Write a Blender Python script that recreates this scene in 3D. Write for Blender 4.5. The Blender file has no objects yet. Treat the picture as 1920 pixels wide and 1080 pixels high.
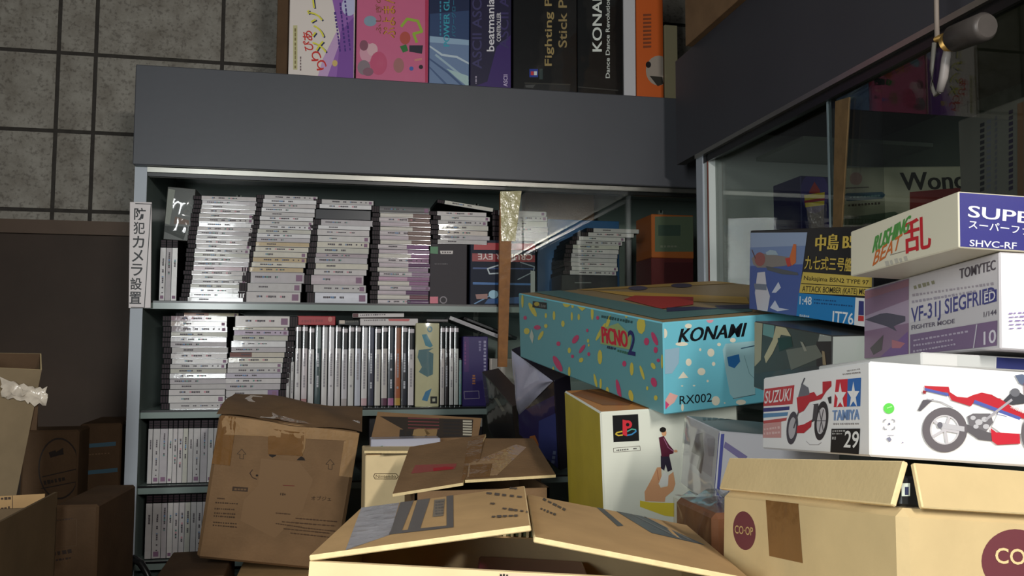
import bpy, math, random
from mathutils import Vector, Matrix, Euler
random.seed(7)
C = bpy.context.scene.collection
PI = math.pi
# ------------------------------------------------------------------ camera
F, YAW, PIT, ROLL = 1579.0, math.radians(11.1), math.radians(4.05), math.radians(-0.15)
CAM = Vector((0, 0, 0.58))
fw = Vector((math.sin(YAW)*math.cos(PIT), math.cos(YAW)*math.cos(PIT), math.sin(PIT)))
r0 = Vector((math.cos(YAW), -math.sin(YAW), 0)); u0 = r0.cross(fw)
rt = r0*math.cos(ROLL) - u0*math.sin(ROLL); up = u0*math.cos(ROLL) + r0*math.sin(ROLL)
cd = bpy.data.cameras.new('camera'); cam = bpy.data.objects.new('camera', cd); C.objects.link(cam)
cd.sensor_width = 36; cd.lens = F/1920*36; cd.clip_start = 0.02
cam.matrix_world = Matrix(((rt.x, up.x, -fw.x, CAM.x), (rt.y, up.y, -fw.y, CAM.y), (rt.z, up.z, -fw.z, CAM.z), (0, 0, 0, 1)))
bpy.context.scene.camera = cam
# ------------------------------------------------------------------ world, lamps, exposure
sc = bpy.context.scene
sc.view_settings.view_transform = 'Standard'; sc.view_settings.look = 'None'
sc.view_settings.gamma = 1; sc.view_settings.use_curve_mapping = False
sc.view_settings.exposure = 0.1
w = bpy.data.worlds.new('world'); sc.world = w; w.use_nodes = True
bg = w.node_tree.nodes['Background']; bg.inputs[0].default_value = (0.85, 0.95, 1.0, 1); bg.inputs[1].default_value = 0.035
def area(name, loc, target, sx, sy, watts, col):
    l = bpy.data.lights.new(name, 'AREA'); l.shape = 'RECTANGLE'; l.size = sx; l.size_y = sy; l.energy = watts; l.color = col
    o = bpy.data.objects.new(name, l); C.objects.link(o); o.location = loc
    o.rotation_euler = (Vector(target) - Vector(loc)).to_track_quat('-Z', 'Y').to_euler()
    return o
for i in range(14):      # a fluorescent tube over the aisle, running away from the cabinets
    l = bpy.data.lights.new('aisle_tube', 'POINT'); l.energy = 4.3; l.shadow_soft_size = 0.035; l.color = (1.0, 0.97, 0.92)
    o = bpy.data.objects.new('aisle_tube', l); C.objects.link(o); o.location = (0.46, -0.3-0.085*i, 1.19)
area('left_fill_light', (-0.68, -0.45, 0.92), (0.1, 1.6, 0.65), 0.26, 0.8, 16, (0.95, 1.0, 1.0))  # added unseen light left of the camera for spine streaks and left box sides
# ------------------------------------------------------------------ pixel rays
def ray(p): return rt*((p[0]-960)/F) - up*((p[1]-540)/F) + fw
def onY(px, py, Y): d = ray((px, py)); return CAM + d*(Y/d.y)
def onX(px, py, X): d = ray((px, py)); return CAM + d*(X/d.x)
def onZ(px, py, Z): d = ray((px, py)); return CAM + d*((Z-CAM.z)/d.z)
def zm(ox, oy, s): return lambda *p: [(ox+p[i]*s, oy+p[i+1]*s) for i in range(0, len(p), 2)]
# ------------------------------------------------------------------ materials
def lin(c): return tuple(((v/255)/12.92 if v <= 10 else ((v/255+0.055)/1.055)**2.4) for v in c)
MATS = {}
def mat(name, col, rough=0.5, spec=0.4, coat=0.0, noise=0.0, nscale=40, bump=0.0, bscale=120, metal=0.0, stretch=None, coat_rough=0.08, coat_ior=1.5):
    if name in MATS: return MATS[name]
    m = bpy.data.materials.new(name); m.use_nodes = True; nt = m.node_tree; b = nt.nodes['Principled BSDF']
    L = lin(col)
    b.inputs['Base Color'].default_value = (*L, 1); b.inputs['Roughness'].default_value = rough
    b.inputs['Specular IOR Level'].default_value = spec; b.inputs['Coat Weight'].default_value = coat
    b.inputs['Coat Roughness'].default_value = coat_rough; b.inputs['Coat IOR'].default_value = coat_ior; b.inputs['Metallic'].default_value = metal
    tc = nt.nodes.new('ShaderNodeTexCoord'); mp = nt.nodes.new('ShaderNodeMapping'); nt.links.new(tc.outputs['Object'], mp.inputs[0])
    if stretch: mp.inputs['Scale'].default_value = stretch
    if noise:
        n = nt.nodes.new('ShaderNodeTexNoise'); n.inputs['Scale'].default_value = nscale; n.inputs['Detail'].default_value = 6
        nt.links.new(mp.outputs[0], n.inputs['Vector'])
        r = nt.nodes.new('ShaderNodeMapRange'); r.inputs[1].default_value = 0.3; r.inputs[2].default_value = 0.7
        r.inputs[3].default_value = 1-noise; r.inputs[4].default_value = 1+noise*0.6
        nt.links.new(n.outputs[0], r.inputs[0])
        x = nt.nodes.new('ShaderNodeMix'); x.data_type = 'RGBA'; x.blend_type = 'MULTIPLY'; x.inputs[0].default_value = 1
        x.inputs[6].default_value = (*L, 1); nt.links.new(r.outputs[0], x.inputs[7]); nt.links.new(x.outputs[2], b.inputs['Base Color'])
    if bump:
        n2 = nt.nodes.new('ShaderNodeTexNoise'); n2.inputs['Scale'].default_value = bscale; n2.inputs['Detail'].default_value = 3
        nt.links.new(mp.outputs[0], n2.inputs['Vector'])
        bp = nt.nodes.new('ShaderNodeBump'); bp.inputs['Strength'].default_value = bump; bp.inputs['Distance'].default_value = 0.004
        nt.links.new(n2.outputs[0], bp.inputs['Height']); nt.links.new(bp.outputs[0], b.inputs['Normal'])
        if coat: nt.links.new(bp.outputs[0], b.inputs['Coat Normal'])
    MATS[name] = m
    return m
def ink(c, rough=0.4, coat=0.0):
    return mat('print_%02x%02x%02x_%d_%d' % (*c, int(rough*100), int(coat*100)), c, rough, 0.35, coat)
def film(name='clear_film', fac=0.05, rough=0.1, bump=0.3, bscale=9, tint=1.0):
    if name in MATS: return MATS[name]
    m = bpy.data.materials.new(name); m.use_nodes = True; nt = m.node_tree; nt.nodes.clear()
    o = nt.nodes.new('ShaderNodeOutputMaterial'); x = nt.nodes.new('ShaderNodeMixShader'); t = nt.nodes.new('ShaderNodeBsdfTransparent'); t.inputs[0].default_value = (tint*0.98, tint, tint*0.98, 1)
    g = nt.nodes.new('ShaderNodeBsdfGlossy'); g.inputs['Roughness'].default_value = rough
    tc = nt.nodes.new('ShaderNodeTexCoord'); n = nt.nodes.new('ShaderNodeTexNoise'); n.inputs['Scale'].default_value = bscale; n.inputs['Detail'].default_value = 2
    nt.links.new(tc.outputs['Object'], n.inputs['Vector'])
    b = nt.nodes.new('ShaderNodeBump'); b.inputs['Strength'].default_value = bump; b.inputs['Distance'].default_value = 0.02
    nt.links.new(n.outputs[0], b.inputs['Height']); nt.links.new(b.outputs[0], g.inputs['Normal'])
    lw = nt.nodes.new('ShaderNodeLayerWeight'); lw.inputs[0].default_value = 0.5
    pw = nt.nodes.new('ShaderNodeMath'); pw.operation = 'POWER'; pw.inputs[1].default_value = 5; nt.links.new(lw.outputs['Facing'], pw.inputs[0])
    ad = nt.nodes.new('ShaderNodeMath'); ad.operation = 'MULTIPLY_ADD'; ad.inputs[1].default_value = 0.95; ad.inputs[2].default_value = 0.045+fac; nt.links.new(pw.outputs[0], ad.inputs[0])
    nt.links.new(ad.outputs[0], x.inputs[0]); nt.links.new(t.outputs[0], x.inputs[1]); nt.links.new(g.outputs[0], x.inputs[2]); nt.links.new(x.outputs[0], o.inputs[0])
    MATS[name] = m
    return m
def tile_material():
    m = bpy.data.materials.new('wall_tiles'); m.use_nodes = True; nt = m.node_tree; b = nt.nodes['Principled BSDF']
    tc = nt.nodes.new('ShaderNodeTexCoord'); n = nt.nodes.new('ShaderNodeTexNoise'); n.inputs['Scale'].default_value = 14; n.inputs['Detail'].default_value = 9; n.inputs['Roughness'].default_value = 0.7
    n2 = nt.nodes.new('ShaderNodeTexNoise'); n2.inputs['Scale'].default_value = 120; n2.inputs['Detail'].default_value = 4
    for q in (n, n2): nt.links.new(tc.outputs['Object'], q.inputs['Vector'])
    cr = nt.nodes.new('ShaderNodeValToRGB'); e = cr.color_ramp.elements
    e[0].position = 0.32; e[0].color = (*lin((118, 110, 98)), 1); e[1].position = 0.62; e[1].color = (*lin((152, 146, 135)), 1)
    nt.links.new(n.outputs[0], cr.inputs[0])
    c2 = nt.nodes.new('ShaderNodeValToRGB'); e = c2.color_ramp.elements
    e[0].position = 0.33; e[0].color = (0.45, 0.42, 0.4, 1); e[1].position = 0.48; e[1].color = (1, 1, 1, 1)
    nt.links.new(n2.outputs[0], c2.inputs[0])
    x = nt.nodes.new('ShaderNodeMix'); x.data_type = 'RGBA'; x.blend_type = 'MULTIPLY'; x.inputs[0].default_value = 0.7
    nt.links.new(cr.outputs[0], x.inputs[6]); nt.links.new(c2.outputs[0], x.inputs[7]); nt.links.new(x.outputs[2], b.inputs['Base Color'])
    b.inputs['Roughness'].default_value = 0.6
    return m
CARD = mat('cardboard', (186, 150, 104), 0.75, 0.2, 0, 0.12, 26, 0.05, 300)
CARDL = mat('cardboard_light', (238, 212, 164), 0.75, 0.2, 0, 0.07, 30, 0.04, 300)
CARDB = mat('cardboard_brown', (132, 102, 72), 0.7, 0.25, 0, 0.16, 18, 0.15, 200)
CARDD = mat('cardboard_dark', (88, 66, 46), 0.75, 0.2, 0, 0.18, 16, 0.15, 200)  # on the left corner cartons this dark colour includes their shade
CARDC = mat('cardboard_tan', (210, 184, 136), 0.75, 0.2, 0, 0.07, 30, 0.04, 300); CARDG = mat('cardboard_grey', (128, 110, 84), 0.75, 0.2, 0, 0.14, 18, 0.06, 200); CARDS = mat('cardboard_shaded', (100, 82, 60), 0.75, 0.2, 0, 0.16, 18, 0.06, 200)  # last two: shade of the left corner put into the cardboard colour
CUT = mat('cardboard_cut_edge', (238, 212, 160), 0.85, 0.1, 0, 0.1, 200)
TAPE = mat('brown_tape', (130, 92, 52), 0.22, 0.5, 0.6, 0.12, 30, 0.35, 40)
CTAPE = mat('clear_tape_over_card', (172, 136, 96), 0.16, 0.6, 0.8, 0.15, 20, 0.6, 45)
GREYLAM = mat('grey_laminate', (80, 81, 86), 0.42, 0.4, 0, 0.06, 5, 0.03, 60)
DARKLAM = mat('dark_grey_laminate', (60, 60, 65), 0.45, 0.4, 0, 0.06, 6, 0.03, 60)
PANEL = mat('grey_green_panel', (132, 146, 140), 0.25, 0.5, 0.25, 0.05, 8)
EDGE = mat('pale_grey_edge', (176, 182, 190), 0.4, 0.4, 0, 0.04, 12)
ALU = mat('aluminium', (160, 158, 150), 0.28, 0.5, 0, 0.08, 30, metal=0.9)
BLACK = mat('black_plastic', (14, 14, 16), 0.3, 0.5)
GLASS = film('pane_glass', 0.01, 0.0, 0.0, 5, 0.94); SHADE_GLASS = film('shade_tinted_glass', 0.01, 0.0, 0.0, 5, 0.8)  # second glass has a tint added to shade the right cabinet's interior
FILM = film()
# ------------------------------------------------------------------ mesh builder
class MB:
    def __init__(s): s.v = []; s.f = []; s.m = []; s.mats = []; s.sm = []
    def mi(s, m):
        if m not in s.mats: s.mats.append(m)
        return s.mats.index(m)
    def face(s, pts, m, smooth=False):
        b = len(s.v); s.v += [Vector(p) for p in pts]; s.f.append(tuple(range(b, b+len(pts)))); s.m.append(s.mi(m)); s.sm.append(smooth)
    def box(s, a, b, m, M=None):
        P = [Vector((x, y, z)) for z in (a[2], b[2]) for y in (a[1], b[1]) for x in (a[0], b[0])]
        if M: P = [M @ p for p in P]
        k = len(s.v); s.v += P
        for q in ((0, 2, 3, 1), (4, 5, 7, 6), (0, 1, 5, 4), (2, 6, 7, 3), (0, 4, 6, 2), (1, 3, 7, 5)):
            s.f.append(tuple(k+i for i in q)); s.m.append(s.mi(m)); s.sm.append(False)
    def cbox(s, d, m, fm={}, b=0.0012, bm=None):
        """chamfered box 0..d; fm: per-face material R(-y) B(+y) L(-x) E(+x) T(+z) D(-z)"""
        x, y, z = d; b = min(b, min(d)*0.3); bm = bm or m
        def V(i, j, k, ax):
            o = [i*x, j*y, k*z]; q = [i, j, k]
            for a in range(3):
                if a != ax: o[a] += b if q[a] == 0 else -b
            return Vector(o)
        vs = {}
        for i in (0, 1):
            for j in (0, 1):
                for k in (0, 1):
                    for ax in range(3): vs[i, j, k, ax] = len(s.v); s.v.append(V(i, j, k, ax))
        def add(idx, mm): s.f.append(tuple(vs[q] for q in idx)); s.m.append(s.mi(mm)); s.sm.append(False)
        add([(0, 0, 0, 1), (1, 0, 0, 1), (1, 0, 1, 1), (0, 0, 1, 1)], fm.get('R', m)); add([(1, 1, 0, 1), (0, 1, 0, 1), (0, 1, 1, 1), (1, 1, 1, 1)], fm.get('B', m))
        add([(0, 1, 0, 0), (0, 0, 0, 0), (0, 0, 1, 0), (0, 1, 1, 0)], fm.get('L', m)); add([(1, 0, 0, 0), (1, 1, 0, 0), (1, 1, 1, 0), (1, 0, 1, 0)], fm.get('E', m))
        add([(0, 0, 1, 2), (1, 0, 1, 2), (1, 1, 1, 2), (0, 1, 1, 2)], fm.get('T', m)); add([(0, 1, 0, 2), (1, 1, 0, 2), (1, 0, 0, 2), (0, 0, 0, 2)], fm.get('D', m))
        for a in (0, 1):
            for c in (0, 1):
                e1, e2 = (1, 2)
                q = [(0, a, c, 1), (1, a, c, 1), (1, a, c, 2), (0, a, c, 2)]; add(q if (a == 0) != (c == 0) else q[::-1], bm)
                q = [(a, 0, c, 0), (a, 1, c, 0), (a, 1, c, 2), (a, 0, c, 2)]; add(q if (a == 0) == (c == 0) else q[::-1], bm)
                q = [(a, c, 0, 0), (a, c, 1, 0), (a, c, 1, 1), (a, c, 0, 1)]; add(q if (a == 0) != (c == 0) else q[::-1], bm)
        for i in (0, 1):
            for j in (0, 1):
                for k in (0, 1):
                    q = [(i, j, k, 0), (i, j, k, 1), (i, j, k, 2)]; add(q if (i+j+k) % 2 else q[::-1], bm)
    def tube(s, pts, r, m, n=8, caps=True):
        pts = [Vector(p) for p in pts]; rings = []
        for i, p in enumerate(pts):
            d = (pts[min(i+1, len(pts)-1)] - pts[max(i-1, 0)]).normalized()
            a = d.cross(Vector((0, 0, 1))); a = a if a.length > 1e-3 else d.cross(Vector((1, 0, 0))); a.normalize(); c = d.cross(a)
            rr = r[i] if isinstance(r, (list, tuple)) else r
            k = len(s.v); s.v += [p + (a*math.cos(2*PI*j/n) + c*math.sin(2*PI*j/n))*rr for j in range(n)]; rings.append(k)
        for q, t in zip(rings, rings[1:]):
            for j in range(n): s.f.append((q+j, q+(j+1) % n, t+(j+1) % n, t+j)); s.m.append(s.mi(m)); s.sm.append(True)
        if caps:
            for q in (rings[0], rings[-1]): s.f.append(tuple(q+j for j in range(n))); s.m.append(s.mi(m)); s.sm.append(False)
    def grid(s, fn, nu, nv, m, smooth=True):
        k = len(s.v)
        for j in range(nv+1):
            for i in range(nu+1): s.v.append(Vector(fn(i/nu, j/nv)))
        for j in range(nv):
            for i in range(nu):
                a = k+j*(nu+1)+i; s.f.append((a, a+1, a+nu+2, a+nu+1)); s.m.append(s.mi(m)); s.sm.append(smooth)
    def mesh(s, name):
        me = bpy.data.meshes.new(name); me.from_pydata([tuple(v) for v in s.v], [], s.f)
        for m in s.mats: me.materials.append(m)
        me.polygons.foreach_set('material_index', s.m); me.polygons.foreach_set('use_smooth', s.sm); me.update()
        return me
    def obj(s, name, parent=None, M=None):
        o = bpy.data.objects.new(name, s.mesh(name)); C.objects.link(o)
        if M: o.matrix_world = M
        if parent: o.parent = parent
        return o
def tag(o, label, cat, group=None, kind=None):
    if label: o['label'] = label
    if cat: o['category'] = cat
    if group: o['group'] = group
    if kind: o['kind'] = kind
    return o
def empty(name, loc=(0, 0, 0), eul=(0, 0, 0)):
    o = bpy.data.objects.new(name, None); C.objects.link(o); o.location = loc; o.rotation_euler = eul; o.empty_display_size = 0.02
    return o
def structure(o): o['kind'] = 'structure'; return o
# ------------------------------------------------------------------ lettering
TXT = {}
def glyphs(s, bold):
    if (s, bold) in TXT: return TXT[s, bold]
    c = bpy.data.curves.new('t', 'FONT'); c.body = s; c.offset = (0.013 if not any(ch in 'MWN' for ch in s) else 0.003) if bold else 0.003; c.resolution_u = 3
    o = bpy.data.objects.new('t', c); C.objects.link(o); bpy.context.view_layer.update()
    me = bpy.data.meshes.new_from_object(o.evaluated_get(bpy.context.evaluated_depsgraph_get()))
    vs = [v.co.copy() for v in me.vertices]; fs = [tuple(p.vertices) for p in me.polygons]
    bpy.data.objects.remove(o); bpy.data.curves.remove(c); bpy.data.meshes.remove(me)
    x0 = min(v.x for v in vs); x1 = max(v.x for v in vs); y0 = min(v.y for v in vs); y1 = max(v.y for v in vs)
    if all(ord(ch) < 128 for ch in s): y0 = max(y0, 0) if not any(ch in 'gjpqy' for ch in s) else y0
    TXT[s, bold] = ([((v.x-x0)/(x1-x0), (v.y-y0)/(y1-y0)) for v in vs], fs)
    return TXT[s, bold]
# ------------------------------------------------------------------ printed surfaces
class Panel:
    """a solid slab or box with printed faces; local x along its right/front face, y away, z up; origin at its near bottom corner"""
    def __init__(s, o, eul, d, m, fm={}, b=0.0012, bm=None, solid=True):
        s.M = Matrix.Translation(o) @ Euler(eul, 'XYZ').to_matrix().to_4x4() if not isinstance(o, Matrix) else o
        s.Mi = s.M.inverted(); s.d = d; s.mb = MB(); s.b = b; s.k = 0
        if solid: s.mb.cbox(d, m, fm, b, bm)
    def frame(s, f):
        x, y, z = s.d
        return {'R': (Vector((0, 0, 0)), Vector((1, 0, 0)), Vector((0, 0, 1)), Vector((0, -1, 0)), x, z),
                'L': (Vector((0, y, 0)), Vector((0, -1, 0)), Vector((0, 0, 1)), Vector((-1, 0, 0)), y, z),
                'T': (Vector((0, 0, z)), Vector((1, 0, 0)), Vector((0, 1, 0)), Vector((0, 0, 1)), x, y)}[f]
    def uv(s, f, p):
        o, u, v, n, W, H = s.frame(f)
        c = s.Mi @ CAM; d = s.Mi.to_3x3() @ ray(p)
        k = (o-c).dot(n)/d.dot(n); q = c+d*k-o
        return q.dot(u), q.dot(v)
    def loc(s, f, q, lay):
        o, u, v, n, W, H = s.frame(f); e = s.b*0.8
        return o + u*min(max(q[0], e), W-e) + v*min(max(q[1], e), H-e) + n*(0.00012*lay+0.000005*s.k)
    def poly(s, f, pts, col, lay=1):
        m = ink(col) if isinstance(col, tuple) else col; s.k += 1
        P = [s.loc(f, s.uv(f, p), lay) for p in pts]; s.tri(P, m, s.frame(f)[3])
    def tri(s, P, m, n):
        a = Vector((0, 0, 0))
        for i in range(1, len(P)-1): a += (P[i]-P[0]).cross(P[i+1]-P[0])
        s.mb.face(P if a.dot(n) > 0 else P[::-1], m)
    def ell(s, f, c, rx, ry, col, lay=1, n=20, ring=None, rot=0, a0=0, a1=360):
        m = ink(col) if isinstance(col, tuple) else col; s.k += 1
        def P(t, k):
            x, y = math.cos(t)*rx*k, math.sin(t)*ry*k
            return s.loc(f, s.uv(f, (c[0]+x*math.cos(rot)-y*math.sin(rot), c[1]+x*math.sin(rot)+y*math.cos(rot))), lay)
        ts = [math.radians(a0+(a1-a0)*i/n) for i in range(n+1)]
        if ring is None: s.tri([P(t, 1) for t in ts[:-1]] if a1-a0 == 360 else [P(t, 1) for t in ts], m, s.frame(f)[3])
        else:
            for t, q in zip(ts, ts[1:]): s.tri([P(t, 1), P(q, 1), P(q, ring), P(t, ring)], m, s.frame(f)[3])
    def line(s, f, pts, wpx, col, lay=2):
        for a, b in zip(pts, pts[1:]):
            d = Vector((b[0]-a[0], b[1]-a[1])); n = Vector((-d.y, d.x)).normalized()*wpx/2; d = d.normalized()*wpx*0.2
            s.poly(f, [(a[0]+n.x-d.x, a[1]+n.y-d.y), (b[0]+n.x+d.x, b[1]+n.y+d.y), (b[0]-n.x+d.x, b[1]-n.y+d.y), (a[0]-n.x-d.x, a[1]-n.y-d.y)], col, lay)
    def txt(s, f, t, bl, br, tl, col, bold=True, lay=3):
        m = ink(col) if isinstance(col, tuple) else col
        V, FS = glyphs(t, bold); n = s.frame(f)[3]
        hx = math.hypot(tl[0]-bl[0], tl[1]-bl[1])*0.035; lx = math.hypot(br[0]-bl[0], br[1]-bl[1]); ex, ey = (br[0]-bl[0])/lx*hx, (br[1]-bl[1])/lx*hx
        for sh in ((-1, 0, 1) if bold and any(ch in 'MWN' for ch in t) else (0,)):
            s.k += 1; P = []
            for x, y in V: P.append(s.loc(f, s.uv(f, (bl[0]+(br[0]-bl[0])*x+(tl[0]-bl[0])*y+ex*sh, bl[1]+(br[1]-bl[1])*x+(tl[1]-bl[1])*y+ey*sh)), lay))
            for q in FS:
                if len(q) >= 3: s.tri([P[i] for i in q], m, n)
    def scrib(s, f, a, b, h, col, n=8, lay=2, seed=0):
        """small print too fine to read: broken dashes between pixels a and b, h pixels tall"""
        r = random.Random(seed+int(a[0]*7+a[1]*3)); d = Vector((b[0]-a[0], b[1]-a[1])); nn = Vector((-d.y, d.x)).normalized()*h/2; t = 0
        for i in range(n):
            t0 = (i+0.1*r.random())/n; t1 = (i+0.55+0.35*r.random())/n; k = 0.6+0.4*r.random()
            p, q = Vector(a)+d*t0, Vector(a)+d*t1
            s.poly(f, [tuple(p+nn*k), tuple(q+nn*k), tuple(q-nn*k), tuple(p-nn*k)], col, lay)
    def done(s, name, label=None, cat=None, group=None, parent=None):
        o = s.mb.obj(name)
        if parent is not None:
            o.parent = parent; bpy.context.view_layer.update(); o.matrix_world = s.M
            o.matrix_basis = parent.matrix_world.inverted() @ s.M
        else: o.matrix_world = s.M
        return tag(o, label, cat, group)
def raw(x, y, z): return Vector((x, y, z-0.62))
def rs(k, x, y, z): return CAM + (raw(x, y, z)-CAM)*k      # same sight line, k times as far away
def ds(k, *d): return tuple(v*k for v in d)
def sheet(parent, Mw, d, f, amp, name='shrink_wrap', m=None, nu=16, nv=12, off=0.0015, seed=1):
    """crinkled clear film over one face of a box"""
    r = random.Random(seed); mb = MB()
    p = Panel(Mw, None, d, None, solid=False); o, u, v, n, W, H = p.frame(f)
    hs = [[r.random() for i in range(nu+1)] for j in range(nv+1)]
    mb.grid(lambda a, b: o+u*(a*W)+v*(b*H)+n*(off+amp*hs[round(b*nv)][round(a*nu)]*(0 if a in (0, 1) or b in (0, 1) else 1)), nu, nv, m or FILM)
    ob = mb.obj(name); ob.parent = parent; bpy.context.view_layer.update(); ob.matrix_basis = parent.matrix_world.inverted() @ Mw
    return ob
def place_part(ob, parent, Mw=Matrix.Identity(4)):
    ob.parent = parent; bpy.context.view_layer.update(); ob.matrix_basis = parent.matrix_world.inverted() @ Mw
    return ob
ORD = ['', 'first', 'second', 'third', 'fourth', 'fifth', 'sixth', 'seventh', 'eighth', 'ninth', 'tenth', 'eleventh', 'twelfth', 'thirteenth', 'fourteenth', 'fifteenth',
       'sixteenth', 'seventeenth', 'eighteenth', 'nineteenth', 'twentieth', 'twenty-first', 'twenty-second', 'twenty-third', 'twenty-fourth', 'twenty-fifth', 'twenty-sixth']
# ================================================================== SETTING
b = MB(); b.box((-3, -1.6, -0.05), (1.6, 2.6, 0), mat('concrete_floor', (92, 88, 82), 0.7, 0.3, 0, 0.15, 10)); structure(b.obj('floor'))
WY = 2.42
mb = MB(); TILE = tile_material(); GROUT = mat('dark_grout', (66, 62, 58), 0.9, 0.1, 0, 0.2, 40)
mb.box((-3, WY+0.004, 0), (1.6, WY+0.1, 2.6), GROUT)
kx = [onY(x, 100, WY).x for x in (110, 180, 417)]
kz = [onY(180, y, WY).z for y in (103, 252, 397)]
pz = (kz[0]-kz[2])/2; zs = [kz[0]+pz*i for i in range(-4, 8)]
xs = [kx[0]-0.30*i for i in range(8, 0, -1)] + kx + [kx[2]+0.30*i for i in range(1, 6)]
g = 0.0052
for x0, x1 in zip(xs, xs[1:]):
    for z0, z1 in zip(zs, zs[1:]):
        mb.box((x0+g, WY, max(z0+g, 0)), (x1-g, WY+0.02, z1-g), TILE)
structure(mb.obj('wall_back'))
mb = MB(); mb.box((1.3, -1.4, 0), (1.38, 2.6, 2.6), mat('plain_wall', (110, 108, 104), 0.8, 0.2, 0, 0.05, 8)); structure(mb.obj('wall_right'))
# ================================================================== BACK SHOW CABINET
XL, XR, YF, YB, ZT, ZF = -0.473, 1.15, 2.0, 2.36, 1.213, 0.985
case = empty('show_cabinet', (XL, YF, 0)); tag(case, 'long grey display cabinet with open shelves of disc cases, standing against the tiled wall', 'cabinet')
mb = MB(); mb.cbox((XR-XL+0.002, 0.02, ZT-ZF), GREYLAM, b=0.002); o = mb.obj('fascia'); place_part(o, case, Matrix.Translation((XL-0.001, YF-0.02, ZF)))
mb = MB(); mb.box((XL, YF, ZT-0.022), (XR, YB, ZT-0.002), GREYLAM); mb.box((XL+.03, YF+.02, ZF+0.03), (XR, YB-0.02, ZF+0.045), PANEL); place_part(mb.obj('top_panel'), case)
mb = MB(); mb.box((XL+0.027, YF-0.004, ZF-0.012), (XR, YF+0.03, ZF-0.001), ALU); mb.box((XL+0.027, YF+0.004, ZF-0.02), (XR, YF+0.01, ZF-0.012), BLACK); mb.box((XL+0.027, YF+0.016, ZF-0.02), (XR, YF+0.022, ZF-0.012), ALU); place_part(mb.obj('sliding_rail'), case)
mb = MB(); mb.box((XL, YF+0.001, 0), (XL+0.0262, YB, ZT-0.022), PANEL); mb.box((XL, YF-0.0002, 0), (XL+0.0262, YF+0.001, ZF-0.001), EDGE); place_part(mb.obj('side_panel'), case)
mb = MB(); mb.box((XL+0.026, YB-0.02, 0.02), (XR, YB, ZT-0.022), PANEL); place_part(mb.obj('back_panel'), case)
mb = MB(); mb.box((XL+0.026, YF+0.01, 0.0), (XR, YB-0.02, 0.075), PANEL); place_part(mb.obj('plinth'), case)
YS = 2.03     # where the spines stand
zshelf = [onY(560, 568, YS).z, onY(500, 766, YS).z, onY(340, 907, YS).z, onY(340, 1047, YS).z]
for z in zshelf:
    mb = MB(); mb.box((XL+0.0265, YF+0.012, z-0.018), (XR, YB-0.02, z), PANEL); mb.box((XL+0.0265, YF+0.010, z-0.0045), (XR, YF+0.012, z), BLACK); mb.box((XL+0.0265, YF+0.010, z-0.018), (XR, YF+0.012, z-0.0045), PANEL)  # black strip on the front edge paints the shade under the cases
    place_part(mb.obj('shelf'), case)
WHT = mat('white_bracket', (220, 228, 215), 0.4)
for px in (443, 892, 1240):
    x = onY(px, 580, YB-0.022).x; mb = MB(); mb.box((x-0.007, YB-0.026, 0.1), (x+0.007, YB-0.0205, ZF), WHT)
    for k in range(40): mb.box((x-0.002, YB-0.0275, 0.12+k*0.022), (x+0.002, YB-0.0258, 0.128+k*0.022), BLACK)
    place_part(mb.obj('shelf_standard'), case)
# sliding glass with brown taped edge
gx0 = onY(948, 500, 1.99).x
mb = MB(); mb.box((gx0, 1.988, zshelf[1]+0.06), (XR, 1.993, ZF-0.012), GLASS); gd1 = place_part(mb.obj('glass_door'), case)
mb = MB(); q = [onY(x, y, 1.985) for x, y in ((938, 362), (962, 360), (951, 688), (934, 688))]
def prism(mb, quad, dy, m):
    k = [Vector(p) for p in quad]; h = [p+Vector((0, dy, 0)) for p in k]
    mb.face(k[::-1], m); mb.face(h, m)
    for i in range(len(k)): j = (i+1) % len(k); mb.face([k[i], k[j], h[j], h[i]], m)
prism(mb, q, 0.012, mat('brown_edge_tape', (150, 98, 48), 0.5, 0.3, 0.1, 0.2, 60, 0.2, 60))
tp = mb.obj('edge_tape'); place_part(tp, gd1)
mb = MB(); prism(mb, [onY(x, y, 1.984) for x, y in ((938, 359), (978, 358), (966, 452), (940, 452))], 0.001, mat('yellowed_tape', (196, 186, 140), 0.25, 0.5, 0.5, 0.25, 30, 0.6, 60)); place_part(mb.obj('clear_tape'), gd1)
mb = MB()
xa, xb = onY(588, 350, YB-0.03).x, onY(700, 350, YB-0.03).x
for i in range(15): x = xa+(xb-xa)*i/14; mb.box((x-0.0008, YB-0.034, ZF-0.07), (x+0.0008, YB-0.032, ZF-0.004), BLACK)
for i in range(6): z = ZF-0.066+i*0.012; mb.box((xa, YB-0.0345, z-0.0008), (xb, YB-0.0315, z+0.0008), BLACK)
tag(mb.obj('wire_mesh'), 'small black wire mesh panel at the back of the upper shelf', 'wire mesh')
# security sign on the post
sgn = Panel((onY(248, 379, 1.995).x, 1.9945, onY(260, 578, 1.995).z), (0, math.radians(-1.2), 0), (0.046, 0.003, onY(260, 379, 1.995).z-onY(260, 578, 1.995).z), mat('sign_white', (226, 216, 214), 0.35), b=0.0006)
zz = zm(230, 320, .2593)
for a_, bb in ((zz(92, 238)[0], zz(208, 242)[0]), (zz(206, 242)[0], zz(157, 990)[0]), (zz(62, 988)[0], zz(158, 990)[0])): sgn.line('R', [a_, bb], 1.5, (20, 20, 24))
for i, ch in enumerate('防犯カメラ設置'):
    y = 268+i*101; x = 82-i*5.5
    sgn.txt('R', ch, zz(x, y+88)[0], zz(x+84, y+90)[0], zz(x+2, y)[0], (18, 18, 22), True)
sgn.done('security_sign', 'white vertical sign with black lettering stuck on the cabinet end post', 'sign')
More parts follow.
